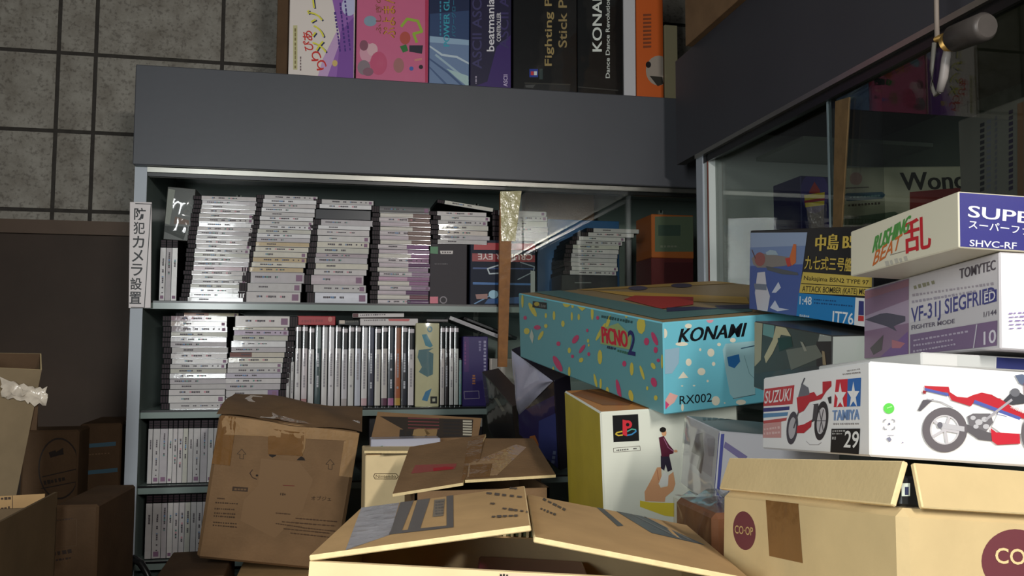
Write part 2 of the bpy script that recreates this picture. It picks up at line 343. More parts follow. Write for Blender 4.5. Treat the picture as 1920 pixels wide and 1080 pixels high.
# ================================================================== RIGHT SHOW CABINET
X0, X1, Y0, Y1 = 0.77, 1.20, -0.45, 1.87
rc = empty('show_cabinet', (X0, Y1, 0)); tag(rc, 'dark display cabinet with sliding glass along the right, above the piled boxes', 'cabinet')
ZT2, ZF2 = 1.2675, 1.0156
mb = MB(); mb.box((X0-0.004, Y0, ZF2), (X0+0.016, Y1, ZT2), DARKLAM); place_part(mb.obj('fascia'), rc)
mb = MB(); mb.box((X0+0.016, Y0, ZT2-0.02), (X1, Y1-.06, ZT2), DARKLAM); mb.box((X0+0.03, Y0+.01, ZF2+0.04), (X1-.02, Y1-0.13, ZF2+0.055), mat('dim_olive_panel', (96, 98, 74), 0.5)); place_part(mb.obj('top_panel'), rc)
yp = onX(1326, 400, X0).y
mb = MB(); mb.box((X0+0.004, yp, 0), (X1, yp+0.05, ZT2-0.02), mat('white_laminate', (214, 220, 216), 0.35, 0.4, 0.1, 0.03, 10)); mb.box((X0, yp+0.022, 0), (X0+0.004, yp+0.056, ZF2), EDGE); mb.box((X0+0.002, yp, 0), (X0+0.0045, yp+0.0035, ZF2), mat('red_brown_seam', (120, 70, 60), 0.6)); place_part(mb.obj('side_panel'), rc)
mb = MB(); mb.box((X1-0.02, Y0, 0), (X1, yp, ZT2-0.02), mat('dim_green_panel', (112, 122, 108), 0.5, 0.3)); place_part(mb.obj('back_panel'), rc)
mb = MB(); mb.box((X0-0.006, Y0, ZF2-0.010), (X0+0.03, yp+.05, ZF2-0.001), ALU); mb.box((X0+0.002, Y0, ZF2-0.026), (X0+0.008, yp+.04, ZF2-0.01), BLACK); mb.box((X0+0.018, Y0, ZF2-0.02), (X0+0.026, yp, ZF2-0.01), BLACK); place_part(mb.obj('sliding_rail'), rc)
zs2 = onX(1560, 470, 0.85).z
mb = MB(); mb.box((X0+0.03, Y0, 0.43), (X1-0.02, yp, 0.445), PANEL); place_part(mb.obj('shelf'), rc)
p = onY(1420, 296, yp-0.01); q = onY(1560, 299, yp-0.01)
mb = MB(); mb.box((p.x, yp-0.2, p.z-0.006), (X1-.021, yp-0.004, p.z+0.002), mat('frosted_shelf', (150, 160, 146), 0.3)); place_part(mb.obj('shelf'), rc)
yg = onX(1557, 320, X0+0.01).y
mb = MB(); mb.box((X0+0.009, Y0, 0.46), (X0+0.014, yg, ZF2-0.012), SHADE_GLASS); gd2 = place_part(mb.obj('glass_door'), rc)
mb = MB(); mb.box((X0+0.02, yg-0.12, 0.46), (X0+0.024, yp-0.001, ZF2-0.012), SHADE_GLASS); place_part(mb.obj('glass_door'), rc)  # second tinted pane, added to darken the side panel behind it
mb = MB(); mb.box((X0+0.0085, yg, 0.46), (X0+0.0145, yg+0.005, ZF2-0.012), mat('glass_edge', (120, 135, 138), 0.15, 0.6, 0.5)); place_part(mb.obj('glass_edge'), gd2)
def onXprism(mb, pts, X, dx, m):
    k = [onX(a, c, X) for a, c in pts]; h = [p+Vector((dx, 0, 0)) for p in k]
    mb.face(k, m); mb.face(h[::-1], m)
    for i in range(len(k)): j = (i+1) % len(k); mb.face([k[i], h[i], h[j], k[j]], m)
mb = MB(); onXprism(mb, ((1566, 190), (1592, 182), (1577, 440), (1561, 440)), X0+0.008, 0.003, mat('tan_edge_tape', (112, 88, 56), 0.5, 0.3, 0.1, 0.2, 60)); place_part(mb.obj('edge_tape'), gd2)
# ------------------------------------------------------------------ boxes inside the right cabinet (they stand on its shelf)
def front_box(px0, py0, px1, py1, Y, depth, m, fm={}, rz=0, b=0.0015, zbot=None):
    a = onY(px0, py1, Y); c = onY(px1, py0, Y); zb = a.z if zbot is None else zbot
    return Panel(Vector((a.x, Y, zb)), (0, 0, rz), (c.x-a.x, depth, c.z-zb), m, fm, b)
zi = 0.4455
p = front_box(1503, 332, 1562, 440, 1.375, 0.1, ink((44, 42, 92)), zbot=zi); zz = zm(1480, 280, .2292)
p.ell('R', zz(205, 350)[0], 26, 40, (70, 60, 130)); p.poly('R', zz(165, 340, 205, 265, 250, 335, 250, 360, 160, 360), (176, 58, 50), 2)
p.poly('R', zz(120, 375, 288, 350, 288, 395, 125, 420), (222, 196, 60), 3); p.poly('R', zz(120, 420, 288, 395, 288, 415, 125, 440), (170, 44, 60), 3); p.poly('R', zz(125, 440, 285, 420, 285, 455, 130, 475), (222, 196, 60), 3)
p.done('game_box', 'dark blue box with a yellow and red badge behind the right cabinet glass', 'box')
A = onX(1576, 430, 0.745); 
p = Panel(onY(1574, 440, 1.36).xy.to_3d()+Vector((0, 0, zi)), (0, 0, math.radians(-15)), (0.27, 0.06, onY(1572, 314, 1.36).z-zi), ink((212, 208, 180)), b=0.002)
p.poly('R', zz(455, 130, 460, 640, 600, 690, 980, 520, 980, 330, 700, 180), (216, 212, 186), 1)
p.txt('R', 'WonderSwan', zz(920, 335)[0], zz(2050, 300)[0], zz(905, 190)[0], (52, 50, 42))
p.poly('R', zz(985, 350, 1400, 312, 1400, 700, 985, 700), (150, 60, 56), 2)
p.ell('R', zz(545, 240)[0], 12, 12, (206, 160, 150), 2); p.line('R', zz(455, 318, 648, 310), 2, (90, 80, 74))
p.poly('R', zz(445, 375, 470, 358, 760, 348, 785, 372, 760, 405, 470, 425), (58, 110, 140), 2); p.scrib('R', zz(490, 395)[0], zz(750, 378)[0], 4, (150, 190, 200), 9, 3)
p.scrib('R', zz(480, 460)[0], zz(750, 440)[0], 5, (90, 70, 60), 10, 2); p.poly('R', zz(450, 560, 860, 510, 960, 560, 960, 600, 450, 620), (120, 134, 110), 2)
p.done('game_box', 'cream box with large dark lettering and a red corner behind the right glass', 'box')
pa = onX(1800, 250, 0.83)
p = Panel(Vector((0.82, 0.80, zi)), (0, 0, 0), (0.1, 0.2, onX(1800, 225, 0.82).z-zi), ink((128, 126, 118)), b=0.002)
for i, (xa, xb) in enumerate(((1838, 1846), (1850, 1858), (1866, 1870), (1892, 1900))):
    for k in range(14): y = 232+k*11-(xa-1838)*0.45; p.poly('L', [(xa, y), (xb, y-3), (xb, y+4), (xa, y+7)], ((48, 46, 52), (120, 120, 130), (110, 108, 116), (60, 52, 74))[i], 2)
p.poly('L', [(1908, 195), (1920, 190), (1920, 400), (1908, 400)], (134, 100, 74), 1)
p.done('game_box', 'grey box with columns of dark vertical print behind the right cabinet glass', 'box')
# barrel lock hanging on the glass rail
XH = 0.66
def PH(x, y, dx=0): return onX(x, y, XH+dx)
lk = empty('barrel_lock', PH(1782, 68)); tag(lk, 'grey barrel lock with brass collar and a hanging loop, by the right cabinet rail', 'lock')
GM = mat('dull_grey_metal', (84, 77, 73), 0.45, 0.5, 0, 0.1, 60, metal=0.3); BR = mat('worn_brass', (190, 150, 84), 0.3, 0.6, 0, 0.2, 80, metal=0.8); WP = mat('white_plastic', (150, 142, 138), 0.4)
mb = MB(); mb.tube([PH(1786, 75), PH(1790, 72), PH(1846, 50), PH(1852, 48)], [0.009, 0.0150, 0.0155, 0.012], GM, 20); place_part(mb.obj('barrel'), lk)
mb = MB(); mb.tube([PH(1776, 82), PH(1784, 76)], [0.011, 0.012], BR, 14); mb.tube([PH(1755, 74), PH(1780, 66)], [0.0035, 0.005], BR, 10); place_part(mb.obj('collar'), lk)
mb = MB(); mb.tube([PH(1780, 84), PH(1774, 110), PH(1769, 145), PH(1762, 172)], [0.0042, 0.005, 0.005, 0.004], WP, 10); mb.tube([PH(1762, 172), PH(1754, 178), PH(1748, 165), PH(1747, 130), PH(1752, 80)], 0.0026, mat('clear_loop', (150, 144, 134), 0.3), 8); place_part(mb.obj('hanging_loop'), lk)
mb = MB(); mb.tube([PH(1757, 75), PH(1756, 30), PH(1755, -40), PH(1755, -160)], 0.0028, mat('grey_cord', (128, 116, 106), 0.6), 8); place_part(mb.obj('cord'), lk)
# ================================================================== BOXES ON TOP OF THE BACK CABINET
zz2 = zm(500, 0, .41667); z4 = zm(520, 0, .19792); z5 = zm(870, 0, .21875)
YT = 2.001; zt = ZT-0.0015
def topbox(x0, x1, m, fm={}, dep=0.17, h=0.35, y=YT):
    a = onY(x0, 150, y); c = onY(x1, 160, y)
    return Panel(Vector((a.x, y, zt)), (0, 0, 0), (c.x-a.x-0.0006, dep, h), m, fm, 0.0015)
p = topbox(517, 539, CARDD, y=2.03); p.done('cardboard_sheet', 'dark brown cardboard end standing left of the purple and white box', 'cardboard')
p = topbox(540, 664, ink((226, 214, 206)))
p.poly('R', z4(520, -10, 725, -10, 725, 760, 470, 740, 600, 380), (150, 100, 176), 1); p.poly('R', z4(600, 300, 725, 160, 725, 760, 560, 748), (126, 76, 158), 2); p.poly('R', z4(430, 560, 560, 300, 600, 380, 470, 740, 380, 735), (196, 160, 200), 1)
p.poly('R', z4(150, 240, 190, 240, 190, 660, 150, 660), (196, 188, 140), 1); p.scrib('R', z4(170, 650)[0], z4(170, 260)[0], 3, (130, 116, 70), 9, 2)
p.ell('R', z4(680, 60)[0], 14, 18, (190, 190, 220), 3)
for dx, dy, c, l in ((12, 8, (40, 44, 90), 3), (0, 0, (226, 216, 74), 4)):
    p.txt('R', 'メンゾー', z4(470+dx, 500+dy)[0], z4(400+dx, -40+dy)[0], z4(330+dx, 500+dy)[0], c, True, l)
for i, (x, y) in enumerate(((400, 640), (350, 560), (275, 470), (270, 375))):
    a = (-0.35, -0.2, 0, 0.05)[i]; p.txt('R', 'りりぴあ'[i], z4(x+70, y+10)[0], z4(x+60, y-85)[0], z4(x-25, y+15-a*60)[0], (204, 48, 40), True, 5)
for i, (x, y0, y1) in enumerate(((565, 490, 110), (615, 490, 20), (660, 480, -10))): p.scrib('R', z4(x+30, y0)[0], z4(x-20, y1)[0], 4, (78, 48, 128), 12, 3, i)
p.ell('R', z4(545, 600)[0], 5, 6, (210, 180, 110), 4); p.scrib('R', z4(220, 670)[0], z4(220, 530)[0], 3, (120, 100, 100), 5)
p.done('game_box', 'white and purple box with yellow and red lettering, leftmost on the cabinet top', 'box', 'boxes standing on the cabinet top')
p = topbox(667, 803, ink((222, 112, 152)))
p.poly('R', z4(1400, 0, 1432, 0, 1432, 780, 1400, 780), (200, 60, 100), 1)
for x, y, rx, ry, c in ((850, 500, 14, 18, (232, 170, 190)), (820, 640, 12, 14, (150, 130, 140)), (900, 470, 10, 12, (238, 190, 200)), (960, 600, 16, 22, (214, 90, 130)), (820, 430, 8, 10, (150, 90, 110)), (880, 200, 12, 10, (150, 170, 190)), (1150, 620, 10, 14, (180, 120, 120)), (860, 680, 10, 8, (150, 100, 120))): p.ell('R', z4(x, y)[0], rx, ry, c, 1)
for dx, c, l, bd in ((8, (120, 62, 40), 3, True), (0, (226, 156, 64), 4, False)): p.txt('R', 'ぷよまん', z4(1115+dx, 360)[0], z4(1110+dx, -60)[0], z4(1005-dx, 360)[0], c, bd, l)
p.txt('R', 'ふしぎの', z4(985, 320)[0], z4(985, -50)[0], z4(930, 320)[0], (150, 86, 60), True, 3)
p.line('R', z4(1175, 250, 1230, 180, 1330, 200, 1370, 300, 1290, 320, 1320, 400), 5, (168, 196, 70), 3)
p.poly('R', z4(1160, 440, 1220, 420, 1240, 480, 1190, 500), (60, 130, 70), 3); p.poly('R', z4(1250, 430, 1380, 430, 1370, 510, 1250, 490), (54, 50, 66), 3); p.ell('R', z4(1210, 360)[0], 10, 12, (200, 90, 80), 2)
p.ell('R', z4(1270, 650)[0], 4, 4, (80, 110, 190), 3); p.ell('R', z4(1360, 635)[0], 4, 4, (50, 40, 50), 3); p.poly('R', z4(1300, 560, 1370, 550, 1370, 570, 1300, 580), (226, 150, 140), 3)
o = p.done('game_box', 'pink box in crinkled clear wrap with orange lettering, on the cabinet top', 'box', 'boxes standing on the cabinet top')
sheet(o, p.M, p.d, 'R', 0.006, nu=6, nv=9, seed=4)
p = topbox(804, 880, ink((52, 72, 110)))
p.poly('R', z4(1432, 380, 1820, 430, 1820, 830, 1432, 800), (112, 134, 168), 1); p.poly('R', z4(1432, -20, 1820, -20, 1820, 100, 1432, 130), (34, 44, 76), 1); p.poly('R', z4(1432, 340, 1820, 380, 1820, 430, 1432, 400), (150, 176, 200), 1)
for a, c in ((z4(1440, 440, 1560, 520, 1700, 540, 1820, 600), (190, 204, 214)), (z4(1440, 560, 1620, 690, 1760, 820), (70, 92, 130)), (z4(1440, 640, 1600, 800), (76, 98, 136)), (z4(1500, 520, 1700, 680, 1815, 760), (160, 182, 196))): p.line('R', a, 4, c, 2)
p.poly('R', z4(1600, 650, 1810, 720, 1815, 830, 1700, 740), (170, 196, 196), 2)
p.txt('R', 'POWER GLOVE', z4(1630, 440)[0], z4(1630, -180)[0], z4(1575, 440)[0], (58, 160, 180)); p.scrib('R', z4(1545, 340)[0], z4(1545, 0)[0], 3, (60, 130, 160), 9); p.txt('R', 'パワーグローブ', z4(1690, 350)[0], z4(1690, -60)[0], z4(1650, 350)[0], (48, 130, 156), False)
p.done('game_box', 'blue box with teal lettering and a grid landscape, on the cabinet top', 'box', 'boxes standing on the cabinet top')
p = topbox(881, 959, ink((38, 34, 62)))
p.poly('R', z5(280, 400, 400, 300, 404, 770, 60, 750, 200, 700), (62, 40, 104), 1)
p.txt('R', 'ASCII ASCII', z5(150, 590)[0], z5(150, -60)[0], z5(70, 590)[0], (66, 62, 104)); p.txt('R', 'ASCII ASCII', z5(380, 420)[0], z5(380, -250)[0], z5(305, 420)[0], (62, 54, 100))
p.txt('R', 'beatmania', z5(258, 440)[0], z5(258, -10)[0], z5(195, 440)[0], (226, 222, 226)); p.txt('R', 'CONTROLLER', z5(315, 355)[0], z5(315, 110)[0], z5(280, 355)[0], (206, 202, 206))
p.txt('R', 'ASCII', z5(372, 742)[0], z5(372, 640)[0], z5(338, 742)[0], (206, 190, 220)); p.scrib('R', z5(103, 720)[0], z5(103, 650)[0], 3, (170, 160, 180), 4)
p.done('game_box', 'dark purple controller box with white upright lettering, on the cabinet top', 'box', 'boxes standing on the cabinet top')
p = topbox(962, 1082, ink((20, 18, 20), 0.3))
p.line('R', z5(520, 712, 910, 725), 2, (62, 58, 52)); p.poly('R', z5(525, 715, 910, 728, 900, 800, 500, 780), (28, 26, 28), 1)
p.txt('R', 'Fighting PS', z5(772, 565)[0], z5(772, -85)[0], z5(690, 565)[0], (172, 146, 96)); p.txt('R', 'Stick PS', z5(880, 408)[0], z5(880, -70)[0], z5(808, 408)[0], (160, 136, 92))
p.poly('R', z5(560, 592, 634, 592, 634, 662, 560, 662), (40, 62, 160), 2); p.poly('R', z5(572, 612, 597, 612, 597, 645, 572, 645), (214, 60, 60), 3); p.poly('R', z5(600, 612, 625, 612, 625, 645, 600, 645), (232, 232, 232), 3); p.poly('R', z5(645, 590, 675, 590, 675, 680, 645, 680), (52, 66, 66), 2)
p.poly('R', z5(525, 730, 612, 725, 590, 755, 530, 750), (80, 78, 78), 2)
o = p.done('game_box', 'black box with gold lettering and a small blue badge, on the cabinet top', 'box', 'boxes standing on the cabinet top'); sheet(o, p.M, p.d, 'R', 0.003, seed=8, nu=6, nv=6)
p = topbox(1083, 1169, ink((16, 16, 18), 0.3))
p.line('R', z5(975, 745, 1320, 775), 2, (58, 56, 54))
p.txt('R', 'KONAMI', z5(1180, 440)[0], z5(1180, -130)[0], z5(1100, 440)[0], (236, 236, 232)); p.txt('R', 'Dance Dance Revolution', z5(1248, 670)[0], z5(1248, -20)[0], z5(1214, 670)[0], (226, 226, 222))
o = p.done('game_box', 'black box with white upright lettering, right of the gold lettered one', 'box', 'boxes standing on the cabinet top'); sheet(o, p.M, p.d, 'R', 0.003, seed=9, nu=6, nv=6)
p = topbox(1170, 1193, ink((190, 188, 190))); p.done('paper_sleeve', 'narrow white sleeve standing between the black and the orange boxes', 'sleeve')
p = topbox(1194, 1245, ink((190, 88, 34)))
for i in range(9): p.poly('R', z5(1535, 120+i*34, 1605, 118+i*34, 1605, 135+i*34, 1535, 140+i*34), (120, 62, 36), 2)
p.ell('R', z5(1668, 605)[0], 24, 28, (150, 138, 126), 2); p.poly('R', z5(1710, 520, 1780, 550, 1790, 640, 1720, 640), (24, 22, 22), 3); p.ell('R', z5(1580, 555)[0], 5, 6, (24, 22, 22), 3); p.poly('R', z5(1590, 650, 1660, 740, 1720, 720, 1700, 660), (46, 42, 36), 3)
p.done('game_box', 'orange box with a round black and white emblem, rightmost on the cabinet top', 'box', 'boxes standing on the cabinet top')
p = topbox(1247, 1272, ink((150, 140, 110)), h=0.2, dep=0.1); p.done('paper_box', 'slim olive cream box beside the orange one at the cabinet end', 'box')
# cardboard box on top of the right cabinet
a = onX(1283, 101, X0-0.02)
p = Panel(Vector((X0-0.02, 1.15, ZT2+0.0005)), (0, 0, 0), (0.3, 0.62, 0.3), CARDB); p.poly('L', [(1240, 30), (1275, 0), (1275, -60), (1240, -60)], TAPE, 1)
p.done('cardboard_carton', 'brown carton lying on top of the right cabinet, cut by the picture edge', 'carton')
# ================================================================== DISC CASES
CASE = mat('smoky_case', (12, 10, 12), 0.5, 0.2, 0); CASER = mat('case_hinge_red', (48, 28, 36), 0.5, 0.25, 0); CLR = mat('pale_glint_plastic', (206, 204, 204), 0.1, 0.6, 0.8, coat_rough=0.03)
def paper(c, gl=0.35): return mat('spine_paper_%02x%02x%02x' % c, c, 0.45, 0.4, gl, 0.05, 90, 0.05, 60)
WHITES = [(206, 198, 196), (196, 190, 188), (212, 206, 202), (198, 194, 182), (190, 182, 184)]
DINK = ink((84, 76, 82), 0.5); PNK = ink((206, 140, 150), 0.5); BLU = ink((96, 130, 170), 0.5); GRN = ink((90, 140, 130), 0.5)
W, D = 0.142, 0.124
def jewel(t, hinge_left, style, seed):
    """a disc case lying flat: spine towards -y. returns (case mesh, insert mesh)"""
    r = random.Random(seed); mb = MB(); mb.cbox((W, D, t), CASE, b=0.0006)
    h0, h1 = (0, 0.018) if hinge_left else (W-0.018, W)
    for k in range(3): mb.box((h0+0.002+k*0.0055, -0.0005, 0.0012), (h0+0.0052+k*0.0055, 0.0, t-0.0012), CASER)
    x0, x1 = (0.019, W-0.002) if hinge_left else (0.002, W-0.019)
    mb.box((x0, -0.0007, 0.0002), (x1, 0.001, 0.0011), CLR)  # pale strip paints the bright highlight along the lower spine edge
    ins = MB(); pm = paper(style.get('c', WHITES[seed % 5]), style.get('gl', 0.13)); sl = r.uniform(-0.0004, 0.0004)
    n = 6 if style.get('round') else 1; bul = style.get('round', 0)
    z0, z1 = 0.0010, t-0.0003
    def prof(a): return -0.0009-bul*math.sin(PI*a)+sl*(a-0.5)
    segs = [(x0, x1, pm)]
    if 'c2' in style: xm = x0+(x1-x0)*style.get('split', 0.6); segs = [(x0, xm, pm), (xm, x1, paper(style['c2'], style.get('gl', 0.35)))]
    for xa, xb, m in segs:
        for i in range(n):
            a0, a1 = i/n, (i+1)/n
            ins.face([(xa, prof(a0), z0+(z1-z0)*a0), (xb, prof(a0), z0+(z1-z0)*a0), (xb, prof(a1), z0+(z1-z0)*a1), (xa, prof(a1), z0+(z1-z0)*a1)], m, n > 1)
    if style.get('text', True):
        x = x0+0.008+r.random()*0.02; n2 = r.randint(5, 14); zc = t*0.55; hh = t*0.16 if t < 0.014 else t*0.1
        for i in range(n2):
            wd = 0.0022+0.002*r.random()
            if x+wd > x1-0.004: break
            ins.face([(x, -0.0014-bul, zc-hh*(.6+.4*r.random())), (x+wd, -0.0014-bul, zc-hh*(.6+.4*r.random())), (x+wd, -0.0014-bul, zc+hh), (x, -0.0014-bul, zc+hh)], DINK if r.random() < 0.8 else (PNK, BLU, GRN)[r.randint(0, 2)])
            x += wd+0.0006+(0.008 if r.random() < 0.15 else 0)
        if r.random() < 0.1 or t > 0.015:
            s = t*0.3; x = x1-0.004-2*s; ins.face([(x, -0.0014-bul, t*.5-s), (x+2*s, -0.0014-bul, t*.5-s), (x+2*s, -0.0014-bul, t*.5+s), (x, -0.0014-bul, t*.5+s)], ink((140, 104, 130), 0.5))
    return mb, ins
JC = {}
def disc_case(t, hl, style, seed, label, group, loc, eul, cat='disc case'):
    key = (round(t, 4), hl, tuple(sorted(style.items())), seed % 7)
    if key not in JC:
        a, c = jewel(t, hl, style, seed % 7); JC[key] = (a.mesh('case'), c.mesh('spine_insert'))
    e = empty('disc_case', loc, eul); tag(e, label, cat, group)
    for nm, me in zip(('case', 'spine_insert'), JC[key]):
        o = bpy.data.objects.new(nm, me); C.objects.link(o); o.parent = e
    return e
def stack(items, x_bot, x_top, py_bot, py_top, zbase, desc, group, hl=True, Y=YS, jit=0.002, what='white-spined case', xpx=True):
    """items bottom to top: (thickness weight, style). the pile is scaled to reach py_top"""
    xb, xt = onY(x_bot, py_bot, Y).x, onY(x_top, py_top, Y).x; H = onY(x_top, py_top, Y).z-zbase
    tot = sum(i[0] for i in items); z = zbase+0.0002; n = len(items); r = random.Random(int(x_bot*3+py_top))
    for k, it in enumerate(items):
        t = it[0]*H/tot; st = it[1]; f = (z-zbase)/H
        lab = '%s, %s from the top of %s' % (st.get('what', what), ORD[n-k] if n-k > 1 else 'topmost', desc)
        if n-k == 1: lab = '%s, topmost of %s' % (st.get('what', what), desc)
        s2 = {a: v for a, v in st.items() if a not in ('what', 'hl', 'dx')}
        disc_case(t-0.0004, st.get('hl', hl), s2, int(x_bot)+k*3, lab, group, (xb+(xt-xb)*f+r.uniform(-jit, jit)+st.get('dx', 0), Y+r.uniform(0, 2*jit), z), (0, 0, r.uniform(-0.012, 0.012)))
        z += t
    return z
S0, S1, S2 = {}, {'c': (214, 206, 190)}, {'c': (228, 224, 224), 'gl': 0.7}
GOLD = {'c': (196, 172, 132), 'gl': 0.6, 'what': 'tan-spined case'}
z1 = zshelf[0]
G1 = 'stacked disc cases on the upper shelf'; G2 = 'stacked disc cases on the second shelf'
# three upright at the left end
def upright(px_list, zb, Y, desc, group, t_px=None, hl=True, what='upright white-spined case', styles=None):
    n = len(px_list)-1
    for k in range(n):
        xa, xb = onY(px_list[k], 500, Y).x, onY(px_list[k+1], 500, Y).x; t = xb-xa
        st = (styles[k] if styles else S0); s2 = {a: v for a, v in st.items() if a != 'what'}
        wh = '%s, %s from the left %s' % (st.get('what', what), ORD[k+1], desc) if k else '%s, leftmost %s' % (st.get('what', what), desc)
        disc_case(t-0.0006, hl, s2, k*5+int(px_list[0]), wh, group, (xa, Y+0.001*(k % 2), zb+W+0.0003), (0, PI/2, 0))
zU = z1
mbx = 0.128/W
upright([300, 311, 322, 333], zU, YS+0.01, 'beside the left panel on the upper shelf', 'upright disc cases at the left end')
# clear wrapped parcel lying on them
a = onY(306, 440, YS+0.012); c = onY(362, 352, YS+0.012)
p = Panel(Vector((a.x, YS+0.012, z1+W+0.001)), (0, math.radians(3), 0), (c.x-a.x, 0.09, c.z-(z1+W)), ink((70, 66, 64), 0.3)); zz = zm(230, 320, .2593)
p.poly('R', zz(330, 130, 380, 140, 340, 390, 285, 380), (150, 150, 142), 1); p.poly('R', zz(380, 330, 480, 360, 480, 390, 370, 385), (120, 90, 76), 1); p.poly('R', zz(285, 395, 470, 405, 440, 500, 300, 440), (30, 32, 28), 1)
o = p.done('wrapped_parcel', 'clear film wrapped grey parcel on the three upright cases at the left end', 'parcel'); sheet(o, p.M, p.d, 'R', 0.014, nu=7, nv=9, seed=3, name='film_wrap')
sA = [(1, S2 if i in (0, 1, 2) else S0) for i in range(24)]; sA[7] = (1, {'c': (214, 190, 196)}); sA[17] = (1, S2)
stack(sA, 337, 364, 560, 366, z1, 'the leftmost tall stack, upper shelf', G1)
sB = [(2.6, {'what': 'thick white case'}), (2.1, {'what': 'thick white case'}), (2.6, {'what': 'thick white case'})] + [(1.2, dict(GOLD, dx=-0.004)), (1.2, dict(S1, gl=0.7)), (1.2, dict(GOLD)), (1.4, dict(S1, gl=0.8)), (1.2, dict(S1, gl=0.8)), (1.1, GOLD)] + [(1.05, S2 if i % 2 else S0) for i in range(11)]
stack(sB, 446, 480, 563, 364, z1, 'the second stack from the left, upper shelf', G1)
SW = {'c': (232, 230, 238), 'gl': 1.0, 'round': 0.0015, 'what': 'thick shiny case'}
sC = [(2.1, dict(SW, dx=0.004)), (1.5, dict(S0)), (1.9, dict(SW, c=(206, 190, 196), dx=-0.008))] + [(1.15, S0), (1.15, S1), (1.15, S0), (0.8, {'c': (176, 160, 166)}), (1.15, S0), (1.15, S1), (1.2, S0), (1.2, S0), (0.8, S2), (1.2, dict(S0, dx=0.006))]
zc = stack(sC, 570, 583, 567, 410, z1, 'the third stack below its slim black box', G1)
a = onY(590, 408, YS+0.008)
p = Panel(Vector((a.x, YS+0.006, zc+0.0003)), (0, 0, 0.01), (0.132, 0.12, onY(600, 391, YS).z-zc), ink((30, 32, 40), 0.3)); zc2 = zc+p.d[2]+0.0006
p.done('game_box', 'slim black box under the two topmost cases of the third stack', 'box')
for k, (st, hx) in enumerate(((S2, 584), (S0, 588))):
    t = (onY(600, 373, YS).z-zc2)/2; disc_case(t-0.0004, True, st, 40+k, 'white-spined disc case, %s of the pair on the slim black box' % ('lower', 'upper')[k], G1, (onY(hx, 380, YS).x, YS+0.001, zc2+t*k), (0, 0, 0.008*k))
r = random.Random(5)
sD = []
for i in range(21):
    c2 = [(150, 112, 150), (170, 130, 160), (140, 100, 110), (176, 150, 172), (120, 90, 120)][r.randint(0, 4)] if i < 13 else (150, 128, 122)
    sD.append((1, {'c': [(226, 214, 216), (232, 224, 214), (220, 204, 210)][i % 3], 'c2': c2, 'split': 0.55+0.1*r.random(), 'gl': 1.0, 'round': 0.0022, 'text': i % 3 == 0}))
sD[20] = (1.5, {'c': (120, 118, 118), 'gl': 1.0, 'round': 0.002, 'what': 'shiny grey case'}); sD[5] = (1, dict(sD[5][1], c=(214, 176, 196)))
stack(sD, 693, 698, 571, 385, z1, 'the stack right of centre, upper shelf', G1, jit=0.003, what='shrink-wrapped case')
# dark boxes under the fifth stack
p = front_box(805, 458, 876, 570, YS, 0.14, ink((66, 60, 64), 0.6), zbot=z1+0.0003); zz = zm(560, 330, .25)
p.poly('R', zz(985, 530, 1045, 530, 1045, 585, 985, 580), (70, 130, 86), 1); p.poly('R', zz(1060, 560, 1158, 560, 1155, 585, 1065, 585), (210, 200, 196), 1); p.scrib('R', zz(1075, 573)[0], zz(1145, 573)[0], 3, (90, 80, 80), 4)
p.poly('R', zz(980, 905, 1045, 905, 1045, 955, 980, 955), (220, 120, 136), 1); p.ell('R', zz(1085, 930)[0], 7, 7, (140, 130, 136), 2, ring=0.72); p.scrib('R', zz(1020, 660)[0], zz(1120, 660)[0], 3, (88, 80, 84), 8)
zE = p.M.translation.z+p.d[2]; XE = p.M.translation.x
p.done('game_box', 'dark grey box with a green corner and pink sticker under the fifth stack', 'box')
p = front_box(881, 452, 1004, 572, YS+0.004, 0.13, ink((30, 36, 54), 0.6), zbot=z1+0.0003); z3 = zm(860, 440, .24067)
p.poly('R', z3(120, 62, 600, 70, 600, 122, 118, 118), (176, 52, 58), 1); p.poly('R', z3(105, 145, 600, 160, 600, 214, 105, 208), (150, 46, 52), 1)
p.txt('R', 'CRUISER EYE', z3(575, 152)[0], z3(150, 148)[0], z3(575, 198)[0], (226, 208, 204)); p.line('R', z3(320, 300, 240, 305, 225, 265, 320, 235), 2.5, (196, 206, 210)); p.line('R', z3(460, 350, 580, 290, 590, 250, 480, 215), 2, (140, 152, 160))
p.poly('R', z3(110, 370, 600, 380, 600, 395, 110, 388), (60, 110, 170), 1); p.poly('R', z3(110, 255, 600, 262, 600, 270, 110, 268), (50, 76, 130), 1); p.poly('R', z3(130, 465, 225, 460, 225, 500, 140, 502), (160, 118, 112), 2); p.ell('R', z3(270, 465)[0], 9, 8, (160, 200, 220), 2); p.poly('R', z3(115, 538, 300, 440, 305, 448, 130, 540), (110, 150, 190), 1); p.poly('R', z3(230, 500, 560, 480, 560, 535, 200, 538), (40, 84, 140), 1)
p.poly('R', z3(560, 280, 600, 285, 600, 520, 560, 520), (176, 180, 176), 2)
p.done('game_box', 'navy box with a red band and upside-down lettering behind the taped glass edge', 'box')
sE = [(1, S0), (1, dict(S0, dx=0.008)), (1.15, {'c': (210, 198, 188)}), (1.15, dict(S0, dx=.002)), (1.1, S0), (1.05, dict(S0, dx=0.004)), (1, dict(S0, dx=-0.002))]
zt5 = stack(sE, 806, 808, 458, 395, zE, 'the level pile on the dark grey box', G1)
disc_case(0.0095, True, S0, 3, 'white-spined disc case lying aslant across the stack on the dark grey box', G1, (onY(822, 386, YS).x-0.004, YS, zt5+0.0195), (0, math.radians(7), 0.03))
